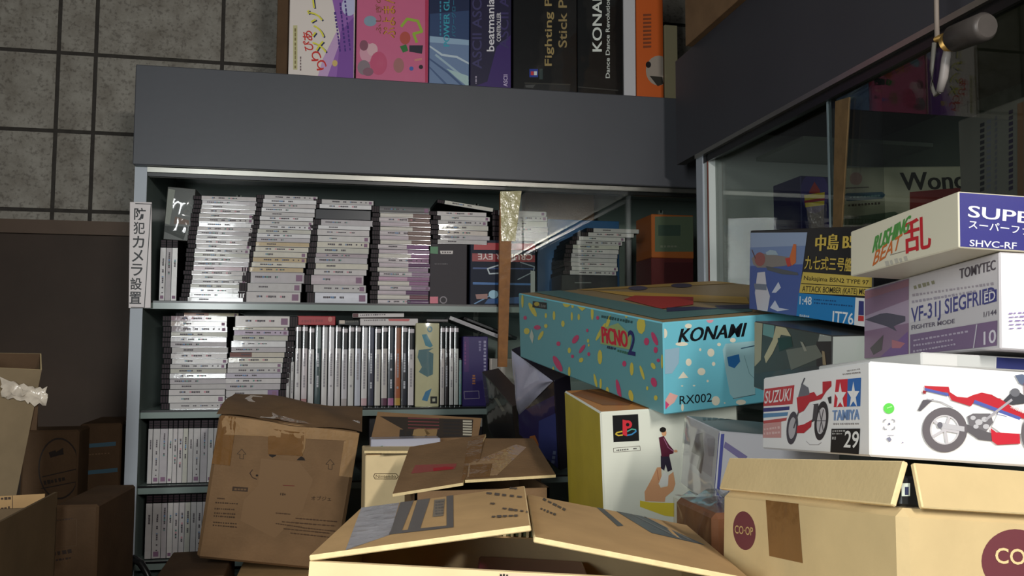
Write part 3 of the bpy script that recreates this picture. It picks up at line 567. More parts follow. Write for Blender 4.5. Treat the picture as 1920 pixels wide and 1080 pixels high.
# behind the glass
p = front_box(890, 362, 1108, 412, YS+0.17, 0.012, CARDB); p.M.translation.z = z1+0.0005; p.d = (p.d[0], .012, .3)
p = Panel(Vector((onY(985, 400, 2.28).x, 2.28, z1+0.0004)), (0, 0, 0), (0.2, 0.05, onY(1000, 361, 2.28).z-z1), CARDB); p.done('cardboard_carton', 'brown carton at the back of the upper shelf behind the glass', 'carton')
p = Panel(Vector((onY(1006, 450, 2.17).x+0.002, 2.17, z1+0.0004)), (0, 0, 0), (0.228, 0.1, onY(1060, 412, 2.17).z-z1), ink((44, 92, 140), 0.3)); p.poly('R', [(1165, 516), (1190, 500), (1190, 518)], (190, 200, 210), 1); p.done('game_box', 'blue box standing behind the case stack at the glass', 'box')
zF = z1+0.0004+(onY(900, 452, YS).z-z1)
SG = {'gl': 0.0}
sF = [(1, SG), (1, SG), (1, SG), (1.2, SG), (1, SG), (1, SG)]
stack(sF, 925, 922, 450, 393, onY(900, 451, YS).z+0.0006, 'the stack on the navy box behind the glass', G1, Y=YS+0.012)
p = front_box(1052, 517, 1158, 572, YS+0.012, 0.1, ink((34, 34, 38), 0.3), zbot=z1+0.0003); p.line('R', [(1078, 530), (1108, 530)], 2, (110, 112, 112)); zG = z1+0.0006+p.d[2]; p.done('game_box', 'low black box under the case stack behind the glass door', 'box')
sG = [(1, SG), (1, dict(SG, dx=.002)), (1, SG), (1, SG), (1, dict(SG, dx=-.003)), (1, SG), (1, SG), (1, dict(SG, dx=0.006)), (1, dict(SG, dx=0.014)), (1, dict(SG, dx=0.036)), (1, dict(SG, dx=0.046))]
stack(sG, 1056, 1066, 517, 426, zG, 'the stack on the low black box', G1, Y=YS+0.012)
p = front_box(1222, 485, 1300, 572, YS+0.05, 0.12, ink((112, 44, 46)), zbot=z1+0.0003); p.poly('R', [(1245, 492), (1300, 492), (1300, 530), (1245, 530)], (90, 34, 40), 1); zr = z1+.0006+p.d[2]; p.done('game_box', 'dark red box at the far right of the upper shelf', 'box')
p = front_box(1222, 404, 1300, 486, YS+0.05, 0.12, ink((206, 112, 54)), zbot=zr); p.poly('R', [(1228, 406), (1300, 406), (1300, 472), (1228, 472)], (112, 124, 100), 1); p.poly('R', [(1234, 422), (1276, 422), (1276, 442), (1234, 442)], (78, 96, 84), 2); p.scrib('R', (1238, 462), (1270, 462), 5, (150, 150, 130), 5); p.done('game_box', 'orange and grey-green box on the dark red box at the right', 'box')
# ------------------------------------------------------------------ second shelf
z2 = zshelf[1]
MAR = {'c': (150, 120, 126), 'c2': (196, 186, 170), 'split': 0.6, 'gl': 0.7}
sH = [(1.2, S0), (1.4, S0), (1.15, S0), (1, S0), (1, S0), (1, dict(S2)), (0.9, S0), (0.9, S0), (1, dict(S0, dx=0.003)), (1, S0), (1.15, dict(S0, dx=0.004)), (1.0, S0), (0.9, S2), (1, S0), (1.05, {'c': (150, 136, 138), 'gl': .8}), (1, {'c': (176, 160, 150), 'gl': .8}), (1, MAR)]
zh = stack(sH, 300, 304, 768, 592, z2, 'the left stack on the second shelf', G2)
disc_case(0.0085, True, {'c': (200, 140, 108), 'c2': (214, 200, 160), 'split': .45}, 2, 'orange-spined disc case set back on the left stack of the second shelf', G2, (onY(322, 585, YS).x, YS+0.045, zh+0.0006), (0, 0, 0.02))
sI = [(1.0, {'c': (190, 130, 130)}), (1.1, S0), (1.4, dict(S0, c2=(140, 110, 150), split=.8)), (1.15, S0), (1.0, S0), (1, {'c': (196, 188, 200)}), (0.95, S0), (0.95, S0), (1, S1), (1, {'c': (120, 70, 60), 'c2': (206, 196, 180), 'split': .4}), (0.95, S0), (1.2, S2), (1, S0), (1, dict(S0, c=(190, 172, 190))), (0.6, S1), (2.1, {'what': 'thick white case', 'c': (222, 214, 210)})]
stack(sI, 415, 441, 770, 592, z2, 'the second stack on the second shelf', G2, hl=False)
# upright film cases
DV = {}
def dvd(h, t, lower, header, bottom):
    key = (h, round(t, 4), lower, header, bottom)
    if key in DV: return DV[key]
    mb = MB(); dep = 0.135; n = 8; bul = 0.0012
    def px(a, e=0): return (t*a, -bul*math.sin(PI*a)**0.7-e, 0)
    CS = mat('black_film_case', (18, 18, 20), 0.2, 0.5, 0.4)
    mb.box((0, 0.0005, 0), (t, dep, h), CS)
    mb.grid(lambda a, b: Vector(px(a))+Vector((0, 0, b*h)), n, 1, CS)
    for z, fl in ((0, 1), (h, -1)):
        ring = [Vector(px(i/n))+Vector((0, 0, z)) for i in range(n+1)]+[Vector((t, 0.001, z)), Vector((0, 0.001, z))]
        mb.face(ring if fl < 0 else ring[::-1], CS)
    ins = MB(); zc = [(0.004, h*0.11, bottom or lower), (h*0.11, h*0.72, lower), (h*0.72, h*0.93, header), (h*0.93, h-0.004, (206, 196, 200) if header == (20, 20, 24) else header)]
    for za, zb, c in zc:
        m = mat('film_spine_%02x%02x%02x' % c, c, 0.25, 0.6, 1.0, 0.04, 60, 0.02, 40, coat_rough=0.06, coat_ior=1.9)
        ins.grid(lambda a, b: Vector(px(0.08+0.84*a, 0.0004))+Vector((0, 0, za+(zb-za)*b)), n, 1, m)
    r = random.Random(str(key)); z = h*0.66
    dk = ink((150, 144, 148), 0.4) if sum(lower) > 300 else ink((190, 190, 196), 0.4)
    while z > h*0.25:
        dz = 0.003+0.004*r.random(); ins.face([Vector(px(0.38, 0.0009))+Vector((0, 0, z-dz)), Vector(px(0.66, 0.0009))+Vector((0, 0, z-dz)), Vector(px(0.66, 0.0009))+Vector((0, 0, z)), Vector(px(0.38, 0.0009))+Vector((0, 0, z))], dk); z -= dz+0.001+(0.02 if r.random() < 0.15 else 0)
    DV[key] = (mb.mesh('case'), ins.mesh('spine_insert')); return DV[key]
def film_case(x, h, t, lower, header, bottom, label, group, Y=YS, rz=0, lean=0):
    e = empty('film_case', (x, Y, z2+0.0003), (0, lean, rz)); tag(e, label, 'disc case', group)
    for nm, me in zip(('case', 'spine_insert'), dvd(h, t, lower, header, bottom)):
        o = bpy.data.objects.new(nm, me); C.objects.link(o); o.parent = e
HB = (20, 20, 24); WW = (222, 216, 214)
LOW = [WW, (216, 204, 206), (224, 220, 218), (62, 82, 84), WW, (220, 214, 216), (214, 208, 206), (206, 200, 204), (214, 210, 206), (196, 196, 206), WW, (64, 66, 84), (212, 206, 196), (206, 198, 192), (50, 58, 70), (168, 92, 54), (40, 42, 54), (214, 206, 206)]
HD = [HB, HB, HB, (150, 160, 160), (206, 204, 206), (224, 220, 222), HB, HB, HB, HB, (214, 212, 216), (70, 74, 96), HB, HB, (56, 62, 74), (150, 90, 60), HB, HB]
BT = [None, (190, 140, 140), None, None, None, None, None, (180, 170, 168), None, None, (206, 170, 174), None, None, (100, 60, 80), (176, 110, 150), (190, 150, 70), None, None]
xs_ = [552+(777-552)*i/18 for i in range(19)]; GU = 'upright film cases in the row on the second shelf'
hF = onY(660, 611, YS).z-z2
for k in range(18):
    xa, xb = onY(xs_[k], 690, YS).x, onY(xs_[k+1], 690, YS).x
    kind = 'white-spined' if sum(LOW[k]) > 500 else ('dark-spined' if sum(LOW[k]) < 260 else 'orange-spined')
    film_case(xa, hF-(0.003 if k % 5 == 2 else 0), xb-xa-0.0004, LOW[k], HD[k], BT[k], '%s upright film case, %s' % (kind, ('%s leftwards from the beige box' % ORD[18-k]) if k < 17 else 'touching the left side of the beige box'), GU)
xq = [(onY(537, 690, YS+.004).x, onY(544.5, 690, YS+.004).x), (onY(544.7, 690, YS+.004).x, onY(551.6, 690, YS+.004).x)]
for k, (xa, xb) in enumerate(xq):
    film_case(xa, onY(540, 645, YS).z-z2, xb-xa-0.0003, (206, 202, 200), HB, None, 'short upright case at the left end of the row, %s one' % ('left', 'right')[k], GU, Y=YS+0.004)
# beige wrapped box
p = front_box(778, 606, 824, 764, YS-0.004, 0.13, ink((206, 196, 158), 0.4), zbot=z2+0.0003); zz = zm(540, 560, .22917)
p.poly('R', zz(1095, 295, 1135, 290, 1185, 385, 1165, 400, 1125, 385), (74, 138, 160), 1); p.ell('R', zz(1160, 250)[0], 5, 6, (110, 150, 170), 1, ring=.5)
p.poly('R', zz(1070, 420, 1190, 405, 1150, 430, 1190, 450, 1185, 620, 1140, 640, 1070, 600, 1095, 560, 1060, 480), (84, 118, 126), 1); p.poly('R', zz(1095, 830, 1125, 760, 1175, 735, 1140, 840), (70, 128, 170), 1); p.poly('R', zz(1165, 800, 1220, 800, 1220, 858, 1165, 858), (30, 28, 28), 1); p.poly('R', zz(1180, 818, 1204, 815, 1205, 840, 1182, 842), (200, 194, 170), 2)
o = p.done('game_box', 'beige box with blue shapes in clear wrap within the upright row', 'box'); sheet(o, p.M, p.d, 'R', 0.005, nu=3, nv=6, seed=12)
for k, (a, c, lo, hd) in enumerate(((825, 834, (206, 196, 192), HB), (834, 841, (60, 54, 58), HB), (842, 851, (214, 210, 206), HB), (851, 860, (206, 206, 200), HB), (860.5, 866, (120, 160, 160), (120, 150, 150)))):
    xa, xb = onY(a, 690, YS).x, onY(c, 690, YS).x
    film_case(xa, onY(840, 612, YS).z-z2 if k < 4 else onY(840, 672, YS).z-z2, xb-xa-0.0003, lo, hd, None, 'upright film case between the beige and the purple boxes, %s from the beige one' % ORD[k+1] if k else 'upright film case touching the beige box on its right', GU)
p = front_box(867, 631, 915, 764, YS-0.002, 0.13, ink((52, 40, 98), 0.35), zbot=z2+0.0003)
p.scrib('R', zz(1570, 430)[0], zz(1570, 340)[0], 5, (130, 124, 160), 4); p.scrib('R', zz(1610, 590)[0], zz(1610, 340)[0], 5, (150, 146, 176), 9); p.scrib('R', zz(1450, 540)[0], zz(1450, 340)[0], 3, (120, 60, 120), 7); p.scrib('R', zz(1520, 700)[0], zz(1520, 620)[0], 8, (170, 110, 70), 4); p.line('R', zz(1440, 760, 1560, 755, 1565, 815, 1445, 820, 1440, 760), 1.2, (140, 130, 150)); p.poly('R', zz(1440, 300, 1480, 300, 1480, 600, 1440, 600), (74, 40, 104), 1)
p.done('game_box', 'dark purple box at the right end of the upright row', 'box')
# things lying along the top of the upright row
zr = z2+hF+0.0012
def lying(px0, px1, py0, py1, m, label, name='game_box', dep=0.12, art=None, rot=(0, 0, 0), Y=YS+0.004, cat='box', lift=0):
    a = onY(px0, py1, Y); c = onY(px1, py0, Y)
    p = Panel(Vector((a.x, Y, zr+lift)), rot, (c.x-a.x, dep, c.z-onY(px1, py1, Y).z), m, {}, 0.001)
    if art: art(p)
    return p.done(name, label, cat)
lying(557, 629, 590, 607, ink((176, 44, 50), 0.35, .3), 'red box lying on top of the upright row', art=lambda p: (p.scrib('R', zz(110, 185)[0], zz(290, 180)[0], 6, (150, 40, 46), 8), p.ell('R', zz(345, 168)[0], 4, 5, (206, 120, 110), 2)))
lying(634, 674, 597, 607, ink((34, 34, 34)), 'slim black case beside the red box on the upright row', 'game_case', art=lambda p: (p.poly('R', zz(420, 168, 465, 165, 465, 205, 420, 205), (206, 190, 176), 1), p.scrib('R', zz(475, 188)[0], zz(575, 185)[0], 4, (96, 92, 84), 7)), cat='disc case')
lying(675, 784, 593, 606, ink((214, 206, 204)), 'lower white case with a red lozenge on top of the upright row', 'game_case', art=lambda p: (p.poly('R', zz(820, 165, 990, 158, 998, 172, 985, 185, 825, 182), (206, 96, 96), 1), p.scrib('R', zz(620, 178)[0], zz(800, 175)[0], 3, (120, 110, 110), 12)), rot=(0, math.radians(-0.4), 0), cat='disc case')
lying(661, 758, 584.5, 592.5, ink((216, 208, 206)), 'upper white case on top of the upright row', 'game_case', art=lambda p: (p.scrib('R', zz(590, 135)[0], zz(800, 130)[0], 3, (100, 90, 96), 14), p.poly('R', zz(530, 120, 575, 118, 575, 155, 530, 155), (90, 40, 46), 1)), rot=(0, math.radians(-1.2), 0), cat='disc case', lift=0.0185)
for k, (p0, p1, th, yy, lb) in enumerate((((842, 601), (948, 642), 0.009, YS+0.0, 'clear silver case sloping down over the purple box towards the glass'), ((868, 601), (968, 640), 0.008, YS+0.02, 'black case sloping down behind the silver case'))):
    a = onY(*p0, yy); c = onY(*p1, yy); d = c-a; an = math.atan2(-d.z, d.x)
    e = empty('game_case', a+Vector((0, 0, 0.003)), (0, an, 0)); tag(e, lb, 'disc case')
    mb = MB(); mb.cbox((d.length, 0.12, th), CLR if k == 0 else CASE, b=0.001); mb.obj('case', e)
    mb = MB(); mb.box((0.01, -0.0006, 0.0015), (d.length*0.9, 0, th-0.0015), paper((170, 164, 168) if k == 0 else (50, 50, 52), .8)); mb.obj('spine_insert', e)
p = Panel(onY(800, 606, YS)+Vector((0, 0.002, 0.0035)), (0, 0, 0), (0.052, 0.12, 0.0065), ink((120, 116, 116), .2, .6)); p.done('game_case', 'short grey case lying on the beige box, left of the sloping cases', 'disc case')
# pale box low at the right end of the second shelf
p = front_box(917, 672, 985, 764, YS+0.03, 0.12, ink((196, 186, 176)), zbot=z2+0.0003); p.done('game_box', 'pale box standing behind the taped glass edge on the second shelf', 'box')
# ------------------------------------------------------------------ third and fourth shelves
G3 = 'upright disc cases on the third shelf'; G4 = 'upright disc cases on the lowest shelf'
zz = zm(230, 760, .2964)
xs3 = [zz(v, 0)[0][0] for v in (198, 228, 272, 322, 352, 382, 415, 448, 480, 525, 570, 606, 640, 676)]
upright(xs3, zshelf[2], YS, 'on the third shelf', G3, hl=True)
xs4 = [zz(v, 0)[0][0] for v in (198, 240, 296, 332, 368, 404, 440, 476, 512, 548, 590)]
upright(xs4, zshelf[3], YS, 'on the lowest shelf', G4, hl=True)
p = front_box(690, 776, 905, 906, YS+0.02, 0.1, ink((40, 38, 42)), zbot=zshelf[2]+0.0003)
p.poly('R', [(760, 780), (905, 784), (905, 800), (760, 800)], (170, 166, 158), 1); p.done('game_box', 'dark wide box with a pale top band on the third shelf behind the flap', 'box')
# ================================================================== PILE ON THE RIGHT
# big maroon-oval carton
body = empty('cardboard_carton'); M = Matrix.Translation(rs(1.05, 0.1968, 0.2763, 0.6888)) @ Euler((-.1183, .0895, .0134)).to_matrix().to_4x4() @ Matrix.Translation((0, 0, 0.31))
body.matrix_world = M; tag(body, 'tan carton with maroon ovals under the white motorcycle kit box', 'carton')
p = Panel(M, None, (0.29, 0.1785, 0.16), CARDC, b=0.004); MARO = (112, 58, 64); CREAM = (232, 204, 150); zz = zm(1340, 840, .3021)
p.ell('L', zz(185, 513)[0], 21, 36.5, MARO, 1, 28, rot=-0.1); p.txt('L', 'CO·OP', zz(128, 530)[0], zz(242, 545)[0], zz(128, 478)[0], (196, 164, 110))
p.ell('R', (1903, 1052), 63, 60, MARO, 1, 36); p.txt('R', 'CO·OP', (1865, 1056), (1985, 1064), (1865, 1026), CREAM)
p.poly('L', zz(318, 255, 520, 275, 548, 715, 340, 670), TAPE, 1); p.done('box_body', parent=body)
def cflap(Mb, edge0, edge1, out, w, th, m, name, parent, art=None):
    """flap hinged along edge0-edge1 (local), reaching 'out' from the hinge"""
    x = (Vector(edge1)-Vector(edge0)); Lx = x.length; x.normalize(); yv = Vector(out).normalized(); zv = x.cross(yv).normalized(); yv = zv.cross(x)
    R = Matrix((( x.x, yv.x, zv.x, edge0[0]), (x.y, yv.y, zv.y, edge0[1]), (x.z, yv.z, zv.z, edge0[2]), (0, 0, 0, 1)))
    q = Panel(Mb @ R, None, (Lx, w, th), CUT, {'T': m, 'D': m}, 0.0006, CUT)
    if art: art(q)
    return q.done(name, parent=parent)
cflap(M, (0.0, 0.177, 0.16), (0.0, 0.003, 0.16), (0.007, 0, 0.020), 0.0215, 0.003, CARDC, 'flap', body)
cflap(M, (0.009, 0.0, 0.16), (0.29, 0.0, 0.16), (0, 0.005, 0.020), 0.0205, 0.003, CARDC, 'flap', body)
p = Panel(M @ Matrix.Translation((0.004, 0.006, 0.1605)), None, (0.012, 0.012, 0.014), ink((30, 32, 34)))
p.poly('R', [(1686, 906), (1706, 906), (1706, 930), (1684, 930)], (206, 214, 200), 1); p.poly('R', [(1696, 913), (1703, 913), (1703, 928), (1696, 928)], (46, 52, 80), 2)
p.poly('L', [(1686, 906), (1706, 906), (1706, 930), (1684, 930)], (206, 214, 200), 1); p.done('folded_leaflet', 'bit of black and white leaflet showing in the corner gap of the oval-marked carton', 'leaflet')
q = Panel(Vector((0.275, 0.325, 0)), None if False else (0, 0, 0.0134), (0.26, 0.165, 0.296), CARD); q.done('cardboard_carton', 'plain carton carrying the oval-marked carton', 'carton')
# motorcycle kit box
p = Panel(rs(1.05, 0.2909, 0.4325, 1.1392), (-.0919, .0674, -.1379), ds(1.05, 0.27, 0.171, 0.054), ink((238, 236, 234)), b=0.0012); zz = zm(1400, 640, .27083)
RED, NAV, LBL, GRY, WHI = (190, 40, 52), (52, 56, 120), (92, 140, 180), (96, 92, 96), (240, 238, 236)
p.poly('L', zz(125, 330, 332, 303, 318, 435, 115, 450), (196, 60, 66), 1); p.txt('L', 'SUZUKI', zz(125, 430)[0], zz(305, 408)[0], zz(135, 345)[0], (236, 226, 224))
p.poly('L', zz(110, 463, 298, 450, 296, 475, 108, 490), NAV, 1); p.poly('L', zz(108, 500, 288, 490, 283, 515, 105, 530), LBL, 1); p.poly('L', zz(115, 550, 280, 528, 275, 548, 240, 556, 118, 572), (190, 80, 80), 1); p.poly('L', zz(115, 575, 240, 556, 240, 668, 110, 668), (206, 150, 146), 1)
p.scrib('L', zz(120, 610)[0], zz(235, 595)[0], 5, (226, 190, 186), 6); p.scrib('L', zz(120, 640)[0], zz(235, 630)[0], 5, (226, 190, 186), 6)
p.ell('L', zz(520, 550)[0], 12.5, 37, (50, 46, 50), 2, 28, ring=0.68, rot=0.12); p.ell('L', zz(520, 550)[0], 8, 24, (196, 190, 192), 1, 24, rot=0.12); p.ell('L', zz(318, 600)[0], 10.5, 31, (70, 66, 76), 2, 28, ring=0.66, rot=0.1); p.ell('L', zz(318, 600)[0], 7, 20, (180, 176, 180), 1, 24, rot=0.1)
for an in range(0, 360, 60): p.line('L', [zz(520, 550)[0], (zz(520, 550)[0][0]+8*math.cos(math.radians(an)), zz(520, 550)[0][1]+24*math.sin(math.radians(an)))], 1.4, (84, 80, 84), 2)
p.poly('L', zz(350, 390, 410, 370, 470, 350, 490, 380, 530, 360, 530, 280, 590, 275, 590, 310, 555, 345, 520, 400, 440, 420, 400, 480, 360, 500), RED, 3); p.poly('L', zz(360, 385, 385, 290, 430, 320, 440, 370, 400, 380), (110, 110, 118), 3); p.line('L', zz(385, 300, 405, 255), 2, (80, 80, 90), 3); p.poly('L', zz(395, 490, 440, 430, 470, 440, 460, 540, 380, 590, 370, 530), (232, 228, 228), 3); p.poly('L', zz(355, 585, 400, 575, 455, 545, 450, 590, 400, 635, 350, 635), RED, 3); p.poly('L', zz(445, 440, 500, 430, 490, 540, 455, 560), (72, 68, 72), 2); p.line('L', zz(365, 480, 330, 600), 2, (90, 86, 90), 3); p.poly('L', zz(565, 390, 590, 380, 590, 430, 575, 430), (50, 46, 50), 3); p.line('L', zz(415, 690, 440, 715, 500, 715, 520, 700), 1, (180, 174, 176), 2)
p.poly('L', zz(622, 266, 703, 260, 697, 452, 606, 455), (206, 46, 60), 1); p.poly('L', zz(703, 260, 795, 252, 789, 449, 697, 452), (52, 108, 180), 1)
for cx, cy in ((652, 372), (744, 366)):
    P = []
    for i in range(10): k = 1 if i % 2 == 0 else 0.4; t = -PI/2+i*PI/5; P.append((cx+math.cos(t)*44*k, cy+10+math.sin(t)*98*k))
    c0 = zz(cx, cy+10)[0]; P = [zz(*q)[0] for q in P]
    for i in range(10): p.poly('L', [c0, P[i], P[(i+1) % 10]], WHI, 2)
p.txt('L', 'TAMIYA', zz(600, 548)[0], zz(785, 540)[0], zz(602, 478)[0], (120, 150, 196)); p.scrib('L', zz(605, 572)[0], zz(785, 570)[0], 3, (150, 144, 144), 12)
p.poly('L', zz(592, 606, 790, 604, 780, 796, 584, 776), (26, 24, 24), 1); p.txt('L', '29', zz(678, 732)[0], zz(778, 738)[0], zz(690, 618)[0], (236, 234, 230)); p.scrib('L', zz(600, 622)[0], zz(690, 620)[0], 3, (190, 188, 184), 6); p.scrib('L', zz(598, 640)[0], zz(670, 640)[0], 3, (170, 168, 164), 5); p.scrib('L', zz(598, 670)[0], zz(630, 672)[0], 6, (170, 168, 164), 2); p.scrib('L', zz(670, 228)[0], zz(795, 214)[0], 2.5, (150, 144, 144), 10); p.scrib('L', zz(700, 205)[0], zz(795, 190)[0], 2, (150, 144, 144), 8)
p.ell('R', zz(981, 464)[0], 10, 10, (96, 206, 80), 1, 24); p.line('R', zz(968, 462, 1000, 452), 2, (170, 226, 150), 2)
for a in (zz(945, 560, 945, 545, 960, 540), zz(1000, 540, 1018, 545, 1018, 560), zz(945, 590, 945, 605, 965, 610), zz(1000, 610, 1018, 605, 1018, 590)): p.line('R', a, 1.6, (150, 150, 160), 2)
p.ell('R', zz(982, 572)[0], 2, 2, (110, 110, 130), 2); p.poly('R', zz(962, 672, 985, 660, 998, 680, 985, 698), (130, 130, 150), 2); p.line('R', zz(970, 650, 1015, 650), 1, (170, 170, 190), 2); p.ell('R', zz(1075, 700)[0], 1.2, 1.2, (150, 140, 170), 2)
TIRE = (104, 98, 102); wc = zz(1365, 612)[0]
p.ell('R', wc, 42, 42, TIRE, 3, 40, ring=0.66); p.ell('R', wc, 28, 28, (206, 202, 204), 2, 30, ring=0.9)
for an in (10, 80, 150, 220, 290): p.line('R', [wc, (wc[0]+26*math.cos(math.radians(an)), wc[1]+26*math.sin(math.radians(an)))], 5, (196, 192, 196), 3)
p.ell('R', zz(1330, 580)[0], 5, 6, (110, 108, 116), 5); p.poly('R', zz(1320, 560, 1500, 590, 1500, 625, 1330, 600), (190, 188, 192), 4)
p.poly('R', zz(1222, 308, 1392, 315, 1400, 352, 1450, 384, 1520, 390, 1560, 372, 1620, 355, 1700, 372, 1770, 412, 1850, 470, 1920, 500, 1920, 540, 1880, 525, 1575, 408, 1545, 450, 1412, 408, 1385, 355, 1235, 335), RED, 3)
p.poly('R', zz(1225, 322, 1390, 362, 1390, 380, 1228, 342), (84, 96, 170), 4); p.poly('R', zz(1570, 405, 1890, 525, 1880, 545, 1562, 428), (84, 96, 170), 4)
p.poly('R', zz(1178, 478, 1215, 406, 1290, 400, 1245, 440, 1200, 482), (92, 88, 94), 3); p.poly('R', zz(1212, 340, 1235, 345, 1232, 365, 1212, 360), (150, 40, 50), 4); p.line('R', zz(1240, 400, 1340, 420, 1420, 460), 2, (176, 174, 178), 3)
p.poly('R', zz(1520, 520, 1560, 500, 1680, 500, 1700, 560, 1640, 640, 1540, 600), (112, 108, 112), 2); p.poly('R', zz(1480, 560, 1640, 620, 1700, 640, 1690, 690, 1600, 680, 1500, 610), (96, 92, 96), 2)
for x, y, r_ in ((1560, 530, 5), (1600, 560, 7), (1640, 540, 6), (1580, 590, 5), (1650, 590, 6)): p.ell('R', zz(x, y)[0], r_, r_*0.8, (190, 188, 192), 3)
p.poly('R', zz(1690, 590, 1740, 480, 1900, 545, 1890, 640, 1760, 640), WHI, 3); p.poly('R', zz(1680, 600, 1720, 630, 1880, 640, 1885, 708, 1725, 716, 1690, 690), (200, 40, 56), 4); p.line('R', zz(1650, 540, 1825, 405), 4.5, (170, 166, 172), 5); p.line('R', zz(1720, 505, 1790, 520), 1.2, (120, 120, 160), 4)
p.poly('R', zz(1760, 420, 1850, 330, 1920, 380, 1920, 430, 1830, 440), (70, 70, 76), 2); p.ell('R', zz(1850, 355)[0], 9, 8, (110, 110, 116), 3); p.poly('R', zz(1850, 236, 1900, 228, 1960, 250, 1960, 330, 1880, 290), (96, 106, 130), 2); p.poly('R', zz(1910, 290, 1990, 320, 1990, 430, 1920, 420), RED, 3); p.txt('R', 'SUZUKI', zz(1815, 460)[0], zz(1905, 500)[0], zz(1822, 440)[0], (236, 200, 200), True, 5)
p.ell('R', zz(2025, 640)[0], 36, 42, TIRE, 3, 40, ring=0.66); p.ell('R', zz(2025, 640)[0], 24, 28, (200, 196, 200), 2, 30, ring=0.3)
p.poly('R', zz(1690, 372, 1735, 360, 1765, 395, 1730, 395), WHI, 5)
p.done('kit_box', 'white kit box with a red and blue motorcycle picture, on the oval-marked carton', 'box')
# thin packet between the kit box and the jet kit box
p = Panel(rs(1.05, 0.352, 0.468, 1.1895), (-.08, .05, -.13), ds(1.05, 0.17, 0.15, 0.0085), ink((206, 204, 200)), b=0.001)
p.poly('R', [(1868, 660), (1960, 655), (1960, 700), (1868, 700)], (40, 46, 100), 1); p.poly('R', [(1795, 664), (1866, 660), (1866, 690), (1795, 690)], (190, 190, 186), 1)
p.done('thin_packet', 'flat white and navy packet between the motorcycle kit and the jet kit', 'packet')
# jet kit box
p = Panel(rs(1.05, 0.3904, 0.4466, 1.1998), (-.0427, .05, -.2105), ds(1.05, 0.13, 0.2067, 0.06), ink((206, 200, 202)), {'R': ink((240, 238, 240))}, b=0.001); zz = zm(1380, 360, .31487)
p.poly('L', zz(765, 590, 1030, 515, 1030, 990, 760, 1005), (146, 116, 140), 1); p.poly('L', zz(765, 740, 1030, 640, 1030, 780, 765, 830), (176, 156, 176), 1); p.poly('L', zz(860, 985, 1025, 830, 1025, 985), (130, 96, 150), 2); p.poly('L', zz(770, 760, 860, 725, 900, 720, 1010, 740, 1010, 770, 940, 800, 960, 830, 900, 800, 800, 770), (88, 82, 96), 2); p.poly('L', zz(800, 930, 880, 850, 870, 940, 820, 970), (92, 84, 86), 2); p.poly('L', zz(930, 880, 1010, 900, 980, 930, 930, 930), (190, 120, 130), 2); p.poly('L', zz(770, 590, 860, 575, 1030, 520, 1030, 560, 770, 640), (158, 112, 124), 2)
p.poly('L', zz(1035, 500, 1560, 400, 1560, 640, 1035, 780), (216, 210, 212), 1)
p.txt('L', 'TOMYTEC', zz(1335, 517)[0], zz(1548, 462)[0], zz(1335, 458)[0], (92, 84, 92)); p.txt('L', 'VF-31J SIEGFRIED', zz(1045, 778)[0], zz(1548, 648)[0], zz(1045, 690)[0], (74, 74, 134)); p.poly('L', zz(1478, 600, 1555, 578, 1555, 650, 1478, 672), (70, 70, 134), 2); p.txt('L', 'ED', zz(1484, 660)[0], zz(1550, 642)[0], zz(1484, 604)[0], (226, 222, 226), True, 5)
p.txt('L', 'FIGHTER MODE', zz(1048, 820)[0], zz(1305, 780)[0], zz(1048, 795)[0], (110, 102, 116)); p.txt('L', '1/144', zz(1478, 745)[0], zz(1555, 728)[0], zz(1478, 715)[0], (100, 92, 104)); p.scrib('L', zz(1060, 570)[0], zz(1190, 535)[0], 10, (150, 146, 120), 5); p.scrib('L', zz(1050, 615)[0], zz(1540, 545)[0], 5, (170, 160, 168), 22); p.scrib('L', zz(1050, 655)[0], zz(1440, 590)[0], 5, (166, 158, 170), 18)
p.poly('L', zz(1040, 850, 1560, 765, 1556, 915, 1040, 985), (128, 104, 136), 1); p.txt('L', '10', zz(1480, 910)[0], zz(1555, 893)[0], zz(1480, 832)[0], (220, 214, 222)); p.line('L', zz(1440, 790, 1420, 930), 2, (206, 200, 208), 3)
for i, (a, c) in enumerate((((1060, 885), (1390, 830)), ((1060, 915), (1300, 880)), ((1060, 950), (1320, 905)))): p.scrib('L', zz(*a)[0], zz(*c)[0], 4, (186, 172, 190), 14, 2, i)
for i in range(5): p.scrib('R', (1890, 588+i*7), (1925+i*6, 586+i*7), 3, (150, 130, 180), 4, 2, i)
p.done('kit_box', 'white and purple jet kit box stacked above the motorcycle kit', 'box')
# game cartridge box on top
p = Panel(rs(1.05, 0.3675, 0.4506, 1.2618), (-.043, .05, -.1154), ds(1.05, 0.21, 0.1389, 0.0353), ink((222, 214, 190)), {'R': ink((62, 60, 130), 0.3, 0.3)}, b=0.0008); zz = zm(1380, 360, .31487)
p.txt('L', '乱', zz(1005, 372)[0], zz(1165, 330)[0], zz(1000, 175)[0], (196, 40, 48)); p.txt('L', 'RUSHING', zz(815, 362)[0], zz(1025, 235)[0], zz(835, 262)[0], (84, 150, 72)); p.txt('L', 'BEAT', zz(815, 440)[0], zz(975, 335)[0], zz(835, 350)[0], (206, 110, 50)); p.scrib('L', zz(890, 430)[0], zz(1030, 395)[0], 12, (188, 182, 168), 5)
p.line('L', zz(920, 375, 1010, 350), 1, (120, 110, 100))
p.txt('R', 'SUPER FAMICOM', zz(1380, 148)[0], zz(2660, 292)[0], zz(1384, 80)[0], (240, 240, 246)); p.txt('R', 'スーパーファミコン', zz(1382, 218)[0], zz(1940, 282)[0], zz(1384, 166)[0], (236, 236, 244)); p.txt('R', 'SHVC-RF', zz(1388, 322)[0], zz(1668, 340)[0], zz(1390, 284)[0], (226, 226, 238))
p.done('cartridge_box', 'cream and navy cartridge box with a red brush character, topmost of the right pile', 'box')
